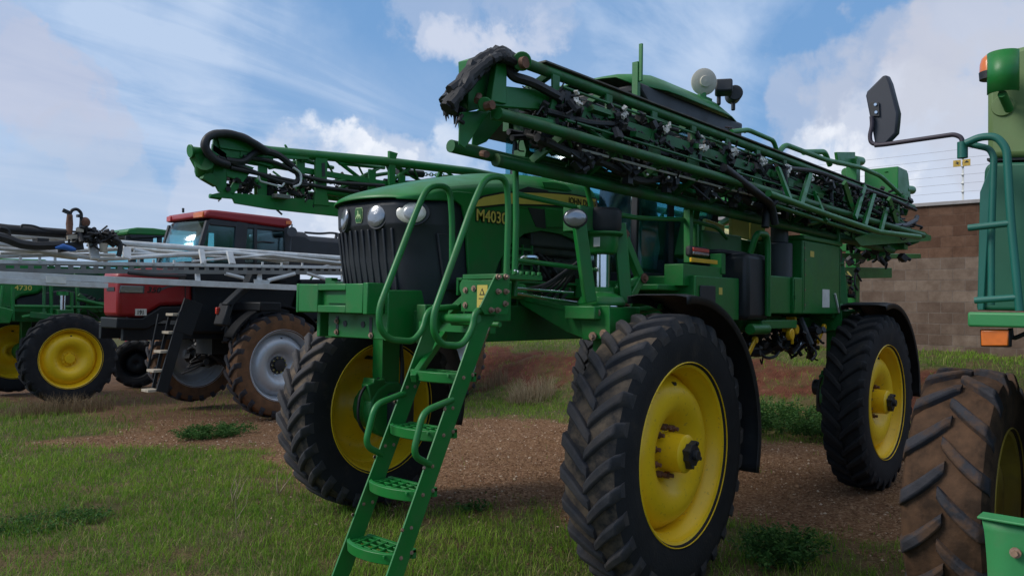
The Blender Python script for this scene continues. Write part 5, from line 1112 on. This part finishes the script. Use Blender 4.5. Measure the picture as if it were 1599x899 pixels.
# boom support cradle and lamp
MB().beam(P(395, 425, 'y', -7.35), P(385, 448, 'y', -7.35), .10, .22, (0, 1, 0)).beam(P(386, 446, 'y', -7.35), P(352, 478, 'y', -7.35), .10, .2, (0, 1, 0)).beam(P(354, 474, 'y', -7.4), P(344, 508, 'y', -7.4), .10, .30, (0, 1, 0)).box(-2.6, -2.2, -8.5, -7.4, 1.75, 1.9).make('boom_cradle', NAVY, RS, .02)
MB().obox(P(341, 485, 'y', -7.5), (.09, .05, .11)).make('marker_lamp', REDL, RS, .01)
# grey boom
GB = part('boom', RS); Yb = -7.2
def g(a, b, dy=0.): return P(a, b, 'y', Yb+dy)
def ext(p, q, t): return p+(q-p)*t
m_ = MB()
a, b = g(0, 408.5), g(548, 418); m_.beam(ext(a, b, -.35), ext(a, b, 1.25), .05, .05); 
a2, b2 = g(0, 413.5, .0), g(548, 423, .0); 
m_.make('boom_rail', ALU, GB, .004)
# slotted web: strips between the slots
m_ = MB(); a, b = g(0, 416), g(548, 421.5); L_ = (b-a).length; n = 34; d = (b-a)/n
for k in range(-9, n+8):
    p = a+d*k; m_.beam(p, p+d*.38, .02, .12, (0, 0, 1))
a3, b3 = g(0, 412), g(548, 417.5); m_.beam(ext(a3, b3, -.3), ext(a3, b3, 1.22), .025, .035); a3, b3 = g(0, 422.5), g(548, 426); m_.beam(ext(a3, b3, -.3), ext(a3, b3, 1.22), .03, .06)
m_.make('boom_web', mat('grey_web_paint', (.20, .20, .19), .6, .2, .15, 4, (.14, .10, .07), .5, 5), GB)
m_ = MB()
a, b = g(0, 429, .12), g(480, 450, .12); m_.beam(ext(a, b, -.4), ext(a, b, 1.5), .05, .09)
a, b = g(0, 438.5, .2), g(168, 446, .2); m_.beam(ext(a, b, -1.2), b, .05, .07)
m_.make('boom_rail', ALU, GB, .004)
m_ = MB()
for pts, dy, r in (([(-200, 362), (4, 368), (106, 372), (168, 378), (280, 386), (400, 394), (548, 404), (800, 424)], -.45, .045), ([(-150, 360), (38, 386), (152, 404)], -.3, .035), ([(152, 405), (280, 398), (358, 394), (520, 410), (700, 426)], -.25, .032), ([(0, 396), (60, 394), (200, 388), (300, 396)], -.6, .03), ([(-100, 382), (60, 392), (150, 404)], -.15, .028), ([(-60, 402), (80, 398), (180, 398)], -.2, .026), ([(190, 395), (420, 404), (545, 414)], -.35, .022), ([(240, 400), (330, 390), (430, 399)], -.45, .022), ([(300, 408), (420, 398), (540, 411)], -.2, .02), ([(-100, 372), (20, 384), (60, 394), (120, 402)], -.5, .04),
                   ([(352, 427), (380, 434)], .0, .03), ([(418, 438), (460, 427)], .0, .035), ([(478, 426), (518, 439)], .0, .03), ([(70, 442), (140, 447)], 0, .02), ([(210, 390), (250, 400)], -.4, .035), ([(400, 402), (450, 411)], -.4, .03), ([(500, 418), (545, 404)], -.5, .02), ([(300, 402), (360, 394), (400, 402)], -.55, .025)):
    m_.tube([g(x, y, dy) for x, y in pts], r, 10)
m_.make('boom_tube', ALU, GB)
for (x0, y0, x1, y1, w) in ((144, 379, 149, 404, .12), (198, 386, 198, 404, .11), (308, 424, 309, 440, .07), (404, 424, 405, 446, .09), (358, 393, 363, 412, .10), (20, 425, 20, 440, .04), (122, 436, 122, 444, .05), (314, 390, 318, 412, .08), (535, 418, 536, 440, .08)):
    MB().beam(g(x0, y0, -.1), g(x1, y1, .02), w, .04, (0, 1, 0)).make('boom_plate', ALU, GB, .003)
MB().prism([(g(395, 436).x, g(395, 436).z), (g(420, 438).x, g(420, 438).z), (g(416, 448).x, g(416, 448).z), (g(396, 446).x, g(396, 446).z)], 'y', Yb+.02, Yb+.05).make('boom_plate', ALU, GB)
for x in (32, 62, 86, 216, 240, 272, 320, 410, 440, 472): MB().beam(g(x, 400+x*.022, .03), g(x, 408+x*.02, .03), .03, .02, (0, 1, 0)).make('boom_clip', ALU, GB)
MB().beam(g(72, 436, .23), g(103, 437.5, .23), .02, .09).make('boom_label', WHT, GB)
m_ = MB()
m_.tube([g(-40, 352, -.2), g(12, 358, -.2), g(106, 365, -.2)], .065, 12)
m_.tube(rnd([g(-20, 366, .1), g(10, 372, .1), g(30, 381, .1), g(60, 384, .1), g(100, 382, .1)], .3), .06, 8)
m_.tube(rnd([g(0, 355, .1), g(14, 358, .1), g(15, 370, .1), g(30, 385, .1), g(50, 388, .1)], .2), .02, 6)
m_.tube(rnd([g(33, 356, 0), g(34, 351, 0), g(52, 352, 0), g(70, 359, 0), g(120, 362, 0)], .1), .014, 6)
m_.tube(rnd([g(109, 335, 0), g(112, 328, 0), g(120, 326, 0), g(127, 332, 0), g(127, 346, 0), g(125, 360, 0)], .12, 5), .022, 8)
m_.tube(rnd([g(176, 372, .1), g(188, 378, .1), g(188, 390, .1), g(185, 400, .1)], .1), .035, 8)
m_.tube(rnd([g(200, 426, .1), g(240, 430, .1), g(290, 431, .1)], .1), .025, 8)
m_.box(g(83, 0).x, g(65, 0).x, Yb-.1, Yb+.1, g(70, 384).z, g(70, 373).z)
m_.obox(g(110, 385, 0), (.3, .1, .12), 0, .2)
m_.make('boom_hose', HOSE, GB)
q = g(152, 368, .0); clutter(q.x, q.y, q.z, .25, .1, .09, 70, 51, .02, .06).make('hinge_block', HOSE, GB)
MB().tube([g(109, 335), g(108.5, 350), g(108.5, 366)], [.035, .045, .035], 12).ball(g(133, 347), .068, 8, (1, .6, 1.05)).make('accumulator', RUST, GB)
MB().beam(g(98, 328), g(107, 332), .03, .05).box(g(132, 0).x-.03, g(132, 0).x+.02, Yb-.04, Yb+.04, g(133, 340).z, g(133, 336).z).make('bracket', BLK, GB)
MB().prism([(g(104, 368).x, g(104, 368).z), (g(122, 366).x, g(122, 366).z), (g(124, 372).x, g(124, 372).z), (g(104, 374).x, g(104, 374).z)], 'y', Yb, Yb+.05).cyl(g(161, 380, .1), g(162, 394, .1), .05, 10).box(g(138, 0).x, g(128, 0).x, Yb, Yb+.06, g(130, 363).z, g(130, 357).z).make('hinge_plate', CREAM, GB)
MB().tube([g(86, 387, .15), g(98, 385, .15), g(112, 389, .15), g(118, 390, .15)], [.015, .042, .038, .02], 12).make('hose_sleeve', BLUE, GB)

# ================================================================== SECOND GREEN SPRAYER (far left)
OFF = V((-1.19, -14.5, -.23)); GS = thing('sprayer', 'green sprayer with yellow wheels standing behind the red sprayer at the left edge', 'sprayer', OFF)
for xx, yy, s in ((0, 1.5, 1), (.15, -1.5, -1), (-4.1, 1.5, 1), (-4.1, -1.5, -1)):
    sprayer_wheel(GS, (xx, yy, .93), .585, .38, .92, 22, YEL, YEL, s, .03, carc=RUB, lug=RUB, hub='flat')
gx, gy = -1.19, -14.5
m_ = MB()
for s in (1, -1):
    m_.box(-7, .3, gy+s*.45-.05, gy+s*.45+.05, 1.42, 1.66); m_.box(gx-.1, gx+.1, gy+s*1.12, gy+s*1.28, .7, 1.55); m_.box(gx-4.2, gx-4.0, gy+s*1.12, gy+s*1.28, .7, 1.55); m_.cyl((gx, gy+s*1.1, .70), (gx, gy+s*1.45, .70), .2, 16)
    m_.prism([(gy+s*.5, 1.72), (gy+s*1.3, 1.68), (gy+s*1.3, 1.46), (gy+s*.5, 1.6)], 'x', gx-.15, gx+.15); m_.beam((gx+.55, gy+s*1.0, 1.58), (gx-.1, gy+s*1.3, 1.5), .3, .12)
    m_.beam((gx+.35, gy+s*1.1, 1.5), (gx+.32, gy+s*1.0, 2.2), .06, .10); m_.beam((gx-.3, gy+s*1.1, 1.6), (gx-.3, gy+s*1.0, 2.15), .06, .08); m_.beam((gx-.3, gy+s*1.1, 2.0), (gx-.8, gy+s*1.0, 1.65), .05, .08)
    m_.box(-3.6, gx-.5, gy+s*1.0-.03, gy+s*1.0+.03, 1.75, 1.85); m_.box(gx-3, gx+.9, gy+s*.62, gy+s*.70, 1.62, 1.75)
m_.box(gx-.15, gx+.15, gy-.5, gy+.5, 1.5, 1.72).box(gx-4.3, gx-4, gy-1.3, gy+1.3, 1.45, 1.62)
m_.make('chassis_frame', GRD, GS, .01)
MB().cyl((gx+.02, gy+1.14, 1.55), (gx+.02, gy+1.14, 1.98), .06, 16).make('chrome_piston', STEEL, GS); MB().cyl((gx+.02, gy+1.14, 1.98), (gx+.02, gy+1.14, 2.06), .11, 16).make('piston_collar', GRN, GS)
Yg = -13.95
gh = plan_side('hood', [(-120, 400), (-120, 500), (14, 500), (22, 470), (34, 462), (60, 458), (72, 448), (75, 405)], Yg, 1.1, GRN, GS, .05)
q = P(22.5, 452.5, 'y', Yg+.002)-OFF; text('model_number', '4730', .14, DECY, gh, q, (R(90), 0, R(180)), .002, 0, 1.15, .002)
plan_side('rear_body', [(70, 425), (72, 452), (20, 478), (20, 492), (330, 496), (330, 425)], Yg-.15, .9, mat('dark_green_body', (.006, .05, .02), .5, 0, .2, 4), GS, .04)
plan_side('engine', [(24, 466), (28, 486), (118, 488), (140, 460), (100, 452), (60, 458)], Yg-.10, .6, BLK, GS, .03)
clutter(gx-1.4, Yg+.1, 1.75, 1.0, .15, .2, 60, 61, .03, .08).make('engine_hose', HOSE, GS)
m_ = MB()
for pts in (((5, 446), (0, 480), (-5, 500)), ((20, 448), (20, 500)), ((80, 440), (80, 490)), ((112, 456), (112, 486)), ((22, 478), (160, 480)), ((120, 466), (170, 478), (240, 480)), ((34, 495), (72, 488))):
    m_.tube([P(a, b, 'y', -13.4) for a, b in pts], .035, 8)
m_.make('guard_rail', GRN, GS)
plan_side('front_cover', [(-60, 470), (-60, 505), (16, 505), (22, 484), (8, 480)], -13.3, .3, GRN, GS, .02)
gc = part('cab', GS)
plan_side('cab_roof', [(198, 361), (203, 357), (215, 355), (240, 356), (268, 360), (270, 366), (262, 368), (204, 366), (200, 367)], -13.6, 1.5, GRN, gc, .03)
plan_side('roof_lining', [(201, 367), (206, 363), (262, 365), (262, 370), (204, 373)], -13.62, 1.46, BLK, gc, .02)
fr_ = MB(); 
for yy in (-13.7, -15.1):
    for a, b, c, d, w in ((204, 368, 203, 440, .08), (249, 368, 248, 440, .10), (262, 368, 262, 440, .07)):
        p1, p2 = P(a, b, 'y', -13.7), P(c, d, 'y', -13.7); fr_.beam((p1.x, yy, p1.z), (p2.x, yy, p2.z), w, .07, (0, 1, 0))
fr_.box(P(248, 0, 'y', -13.7).x, P(205, 0, 'y', -13.7).x, -13.73, -13.67, P(220, 377, 'y', -13.7).z, P(220, 370, 'y', -13.7).z); fr_.make('cab_frame', BLK, gc, .01)
gw = [P(a, b, 'y', -13.7) for a, b in ((204, 368), (203, 440), (262, 440), (262, 368))]
for yy in (-13.7, -15.1): MB().prism([(p.x, p.z) for p in gw], 'y', yy-.004, yy+.004).make('side_window', GLASS, gc)
MB().box(-4.6, -2.7, -15.2, -13.8, 1.7, 2.3).make('cab_floor', GRN, gc, .02)
MB().prism([(-15.2, 1.75), (-13.8, 1.75), (-13.8, 2.5), (-14.1, 2.75), (-14.9, 2.75), (-15.2, 2.5)], 'x', -6.8, -4.8).make('solution_tank', YTK, GS, .05)
m_ = MB(); m_.beam((-.6, -13.2, 2.62), (-7, -13.2, 2.66), .07, .07).beam((-.6, -15.8, 2.62), (-7, -15.8, 2.66), .07, .07)
for k in range(9): m_.beam((-.8-.7*k, -13.2, 2.62), (-1.3-.7*k, -13.2, 2.35), .04, .04); m_.beam((-1.3-.7*k, -13.2, 2.35), (-1.5-.7*k, -13.2, 2.62), .04, .04)
m_.beam((-.8, -13.2, 2.33), (-7, -13.2, 2.35), .06, .06); m_.make('boom', GRD, GS)
# red implement far behind, between the wheels
OFF = V((-4.2, -17.2, -.26)); RI = thing('planter_frame', 'dark red farm implement frame half hidden behind the machines at left', 'implement', OFF)
m_ = MB().box(-4.4, -4.05, -17.4, -17.05, .0, 1.5).box(-4.9, -3.6, -17.3, -17.1, .9, 1.1).box(-4.7, -3.7, -17.3, -17.1, -.05, .12)
m_.make('frame', RED, RI, .02)
clutter(-4.2, -17.0, .7, .25, .1, .5, 30, 71, .04, .1).make('row_unit', RED, RI)
sprayer_wheel(RI, (.55, 1.6, .60), .35, .35, .60, 16, NAVY, BLK, 1, 0, carc=RUB, lug=RUB, hub='flat', rz=R(-35)); MB().cyl((-3.65, -15.6, .34), (-4.2, -17.1, .34), .06).make('axle', BLK, RI)

# ================================================================== HARVESTER at the right edge
OFF = V((-.75, 4.6, 0)); HV = thing('harvester', 'green harvester cut off by the right edge, with mirror arm, beacon and brown muddy tyre', 'harvester', OFF)
sprayer_wheel(HV, (0.0, -1.30, .775), .42, .42, .785, 17, mat('dull_yellow_rim', (.40, .26, .03), .55, 0, .15, 4, (.16, .10, .05), .6, 5), YEL, 1, .0, sign=-1, carc=MUD2, lug=MUD2L, wall_m=MUD2, hub='flat', lugw=.068)
sprayer_wheel(HV, (0.0, 1.30, .775), .42, .42, .785, 17, bpy.data.materials['dull_yellow_rim'], YEL, 1, .0, sign=-1, carc=MUD2, lug=MUD2L, wall_m=MUD2, hub='flat', lugw=.068)
xh = -.30
def hx(a, b, dx=0.): return P(a, b, 'x', xh+dx)
def panel_x(name, pix, x, th, m, par, bev=.01):
    pts = [P(a, b, 'x', x) for a, b in pix]; return MB().prism([(p.y, p.z) for p in pts], 'x', x-th, x).make(name, m, par, bev)
panel_x('upper_body', [(1541, 85), (1541, 246), (1900, 236), (1900, 60), (1620, 66)], xh-.05, 3.0, OLV, HV, .03)
panel_x('body_seam', [(1541, 247), (1541, 251), (1900, 241), (1900, 237)], xh-.08, 2.9, BLK, HV, 0)
dr_ = panel_x('rear_door', [(1537, 262), (1545, 254), (1900, 246), (1900, 486), (1524, 484)], xh-.02, 2.6, TEALD, HV, .03)
panel_x('door_edge', [(1530, 300), (1545, 262), (1548, 262), (1536, 484), (1526, 484)], xh+.0, .3, TEAL, HV, .01)
m_ = MB()
p1 = hx(1514, 487, .25); y0 = p1.y; m_.box(xh-.05, xh+.30, y0, 8, hx(1520, 510, .3).z, hx(1520, 487, .3).z)
m_.make('platform', GRL, HV, .012)
cb_ = MB().box(-3.5, -.75, 3.8, 6, .9, 1.8).box(-1.0, -.6, 3.6, 5.7, .65, .9); cb_.make('chassis', NAVY, HV, .02)
# ladder rails, teal tubes
m_ = MB()
m_.tube(rnd([hx(1508, 224, .25), hx(1530, 214, .25), hx(1556, 213, .25), hx(1572, 232, .25), hx(1578, 340, .25), hx(1592, 485, .25)], .10, 6), .020, 12)
m_.tube(rnd([hx(1508, 224, .18), hx(1545, 232, .18), hx(1552, 245, .18), hx(1548, 380, .18), hx(1548, 476, .18)], .08, 6), .017, 12)
m_.tube([hx(1512, 356, .25), hx(1582, 348, .25)], .018, 12); m_.tube([hx(1522, 469, .25), hx(1592, 464, .25)], .018, 12)
m_.cyl(hx(1503, 222, .22), hx(1503, 247, .22), .026, 14)
m_.make('handrail', TEAL, HV)
MB().tube(rnd([hx(1372, 226, .22), hx(1360, 224, .22), hx(1358, 212, .22), hx(1362, 196, .22), hx(1361, 182, .22)], .05, 6), .012, 10).tube(rnd([hx(1366, 227, .22), hx(1380, 226, .22), hx(1490, 210, .22), hx(1502, 215, .22), hx(1503, 228, .22)], .05, 6), .013, 10).make('mirror_arm', mat('dark_mauve_arm', (.04, .03, .045), .5), HV)
mr_ = [(1351, 150), (1353, 143), (1378, 118), (1384, 117), (1390, 130), (1402, 176), (1401, 190), (1399, 208), (1380, 228), (1366, 228), (1360, 196)]
mi = MB(); pts = [hx(a, b, .20) for a, b in mr_]; mi.slab(pts, (-.045, .01, 0)); mir = mi.make('mirror', mat('mirror_back', (.028, .032, .045), .45, 0, .1, 6), HV, .012)
MB().slab([p+V((-.047, .01, 0)) for p in [hx(a, b, .20).lerp(hx(1376, 172, .20), .08) for a, b in mr_]], (-.002, 0, 0)).make('mirror_glass', STEEL, mir)
bolts([hx(1368, 164, .205), hx(1369, 176, .205)], (1, 0, 0), mir, .009, .014, STEEL)
MB().slab([hx(a, b, .206) for a, b in ((1358, 160), (1373, 160), (1374, 182), (1359, 182))], (.006, 0, 0)).make('clamp_plate', BLK, mir, .002)
# beacon with green guard
a, b = hx(1549, 100, .1), hx(1549, 116, .1)
bc = MB().lathe([(.001, .055), (.03, .05), (.05, .03), (.058, .0), (.06, -.045), (.001, -.045)], (a.x, a.y, a.z), 'z', 24).make('beacon_lens', AMB, HV)
MB().lathe([(.001, -.04), (.063, -.045), (.06, -.085), (.001, -.09)], (a.x, a.y, a.z), 'z', 24).make('beacon_base', BLK, bc)
c = hx(1565, 112, .17)
MB().lathe([(.075, .11), (.075, -.11)], (c.x-.04, c.y, c.z), 'z', 20, R(-75), R(75)).cyl(c+V((.0, 0, -.12)), c+V((-.12, .01, -.18)), .02, 10).make('beacon_guard', GRN, bc, solid=.006)
c = hx(1566, 165, -.04); MB().lathe([(.001, c.x+.004), (.055, c.x+.002), (.06, c.x-.01)], (0, c.y, c.z), 'x', 24).make('mount_plate', OLV, HV)
MB().tube(rnd([hx(1563, 142, .1), hx(1566, 152, .06), hx(1568, 162, -.02)], .02), .012, 8).make('beacon_cable', BLK, bc)
panel_x('indicator_housing', [(1530, 514), (1577, 514), (1577, 542), (1531, 541)], xh+.25, .06, BLK, HV, .006)
panel_x('indicator_lens', [(1531, 515), (1575, 515), (1574, 540), (1532, 540)], xh+.27, .018, AMB, HV, .006)
MB().tube(rnd([hx(1578, 512, .1), hx(1580, 530, .1), hx(1620, 512, .1)], .03), .012, 8).make('lamp_bracket', BLK, HV)
# curved green guard in the lower corner
xs_ = .55; m_ = MB(); rows = []
for k in range(12):
    t = k/11; a = 1533+12*math.sin(t*1.5)**.6*1.0; b = 810+t*190; e = P(a, b, 'x', xs_); rows.append([V((xs_, e.y, e.z)), V((xs_-.02, e.y+.10, e.z)), V((xs_-.05, e.y+.7, e.z))])
m_.grid(rows); gd = m_.make('wheel_guard', GRL, HV, solid=.012)
a = P(1527, 804, 'x', xs_); m_ = MB().box(xs_-.10, xs_+.02, a.y, a.y+.8, a.z-.012, a.z).box(-.8, xs_-.05, 4.4, 4.5, .4, .9); m_.make('guard_flange', GRL, gd, .004)
bolts([P(1586, 862, 'x', xs_+.0)], (1, 0, 0), gd, .014, .03)
OFF = None

# ================================================================== weeds and dry plants
def bush(name, label, cat, c, rx, ry, h, n, leafl, seed, m=LEAFM, stems=30, lean=.5):
    g_ = np.random.default_rng(seed); c = np.array([c[0], c[1], float(hgt(c[0], c[1]))])
    # stems radiate from the base; leaves sit along them
    ns = stems; a = g_.uniform(0, 2*np.pi, ns); rr = np.sqrt(g_.random(ns)); base = np.stack([np.cos(a)*rr*rx*.6, np.sin(a)*rr*ry*.6, np.zeros(ns)], -1)
    hh = h*(1-.45*rr**2)*g_.uniform(.6, 1.1, ns); tip = base+np.stack([np.cos(a)*rr*rx*.5+g_.normal(0, .04, ns), np.sin(a)*rr*ry*.5+g_.normal(0, .04, ns), hh], -1)
    si = g_.integers(0, ns, n); t = g_.random(n)**.75; p = base[si]+(tip[si]-base[si])*t[:, None]+g_.normal(0, .022, (n, 3)); p[:, 2] = np.abs(p[:, 2])
    u = g_.normal(0, 1, (n, 3)); u[:, 2] = np.abs(u[:, 2])*.5; u /= np.linalg.norm(u, axis=1)[:, None]; w = np.cross(u, g_.normal(0, 1, (n, 3))); w /= np.linalg.norm(w, axis=1)[:, None]
    l = leafl*g_.uniform(.5, 1.3, n)[:, None]; p = p+c; v = np.stack([p, p+u*l*.5+w*l*.24, p+u*l, p+u*l*.5-w*l*.24], 1).reshape(-1, 3); f = np.arange(n*4).reshape(n, 4)
    tone = np.repeat(np.clip(g_.normal(.4, .2, n)+.35*(t-.5), 0, 1), 4)
    # stems as thin quads
    sv = []; 
    for i in range(ns): b0, b1 = base[i]+c, tip[i]+c; o_ = np.array([.003, .002, 0]); sv += [b0-o_, b0+o_, b1+o_*.5, b1-o_*.5]
    v = np.concatenate([v, np.array(sv)]); f = np.concatenate([f, np.arange(ns*4).reshape(ns, 4)+n*4]); tone = np.concatenate([tone, np.full(ns*4, .5)])
    o = rawmesh(name, v, f, m, tone); tag(o, label, cat); return o
bush('weed', 'low dark green leafy weed on the grass in front of the red sprayer', 'weed', (-.93, -6.45), .62, .38, .17, 5200, .035, 1, stems=70)
bush('weed', 'leafy green weed at the bottom between the big front tyre and the brown tyre', 'weed', (-1.15, 1.95), .36, .30, .26, 3200, .036, 2, stems=60)
bush('weed', 'broad dark weed patch behind the gravel between the two near yellow wheels', 'weed', (-7.05, -.5), .8, 1.0, .45, 14000, .045, 3, stems=160)
bush('weed', 'dark scrubby weed in the grass at the lower left corner', 'weed', (2.3, -2.95), .55, .34, .07, 2600, .026, 4, stems=80)
bush('weed', 'tiny green weed on the gravel just right of the ladder', 'weed', (-.55, -.75), .16, .12, .07, 260, .04, 5)
def tuft(name, label, cat, c, rx, ry, h, n, seed, lean=.6, w=.004, lo=.2, hi=1.):
    global rng
    g_ = np.random.default_rng(seed); a = g_.uniform(0, 6.28, n); r_ = np.sqrt(g_.random(n)); x = c[0]+np.cos(a)*r_*rx; y = c[1]+np.sin(a)*r_*ry
    v, f, t = blades(np.stack([x, y, hgt(x, y)-.004], -1), h*g_.uniform(.35, 1.1, n)*(1-.3*r_), np.full(n, w), g_.uniform(.05, lean, n), g_.uniform(lo, hi, n))
    return tag(rawmesh(name, v, f, STRAWM, t), label, cat)
tuft('dry_grass_tuft', 'tall straw-coloured dry grass tuft on the green verge behind the ladder', 'dry grass', (-7.2, -5.75), .42, .5, .60, 620, 1, .9, .010, .5, 1.)
tuft('dry_grass_tuft', 'small reddish dry tuft left of the tall straw tuft, seen beside the ladder', 'dry grass', (-7.7, -7.2), .3, .3, .50, 160, 2, .3, .01, .0, .6)
tuft('dry_grass_tuft', 'faded dry stalks standing at the foot of the large front tyre near the bottom weed', 'dry grass', (-.72, 1.45), .2, .2, .28, 110, 3, .8, .004, .0, .8)
tuft('dry_grass_tuft', 'grey-brown dry scrub heap under the yellow wheel at far left', 'dry grass', (-.55, -11.6), 1.0, .45, .45, 1100, 4, .9, .008, .0, .5)
tuft('dry_grass_tuft', 'greyish dry thatch patch beside the dark scrubby weed at the lower left', 'dry grass', (2.05, -3.1), .75, .42, .10, 1500, 6, .95, .003, .0, .45)
tuft('dry_grass_tuft', 'dry brown wisps low in the grass between the ladder foot and left front tyre', 'dry grass', (1.55, -1.35), .35, .25, .22, 130, 5, .8, .003, .1, .8)
def stalk(label, c, pts, r, seed):
    z = float(hgt(*c)); m_ = MB()
    for poly in pts: m_.tube([V((c[0]+a, c[1]+b, z+h)) for a, b, h in poly], [r*(1-.7*i/(len(poly)-1)) for i in range(len(poly))], 6)
    o = m_.make('dry_stalk', STRAWST); return tag(o, label, 'dry stalk')
STRAWST = mat('dead_stalk', (.30, .24, .15), .8, 0, .25, 30)
stalk('tall pale dry stalk standing in the grass, leftmost of the three stalks', (.92, -2.45), [[(0, 0, 0), (.02, -.01, .14), (-.02, .02, .30)], [(0, 0, .0), (.04, .05, .12), (.02, .08, .2)], [(0, 0, .06), (-.05, -.02, .16), (-.04, -.04, .23)]], .007, 1)
stalk('forked dead stalk beside the front right tyre of the big sprayer', (.45, -2.45), [[(0, 0, 0), (-.05, .04, .10), (-.1, .09, .20)], [(0, 0, .02), (.03, .03, .13), (.02, .02, .25)]], .011, 2)
stalk('thin twiggy dry stalk growing in front of the front right tyre', (1.35, -1.6), [[(0, 0, 0), (.02, .0, .25), (-.01, .02, .48)], [(0, 0, .2), (.05, .04, .32), (.10, .07, .36)], [(0, 0, .28), (-.06, -.02, .38), (-.1, 0, .46)], [(.0, 0, .12), (-.08, .0, .22), (-.12, -.03, .34)]], .0035, 3)
for o in bpy.data.objects:
    if o.type == 'MESH' and len(o.data.polygons) == 0: print('EMPTY', o.name)

for o in bpy.data.objects:
    g_ = {'weed': 'leafy weeds growing in the yard', 'dry grass': 'dry grass patches in the yard', 'dry stalk': 'dry stalks in the front grass', 'sprayer': 'sprayers parked in a row'}.get(o.get('category'))
    if g_ and o.parent is None: o['group'] = g_
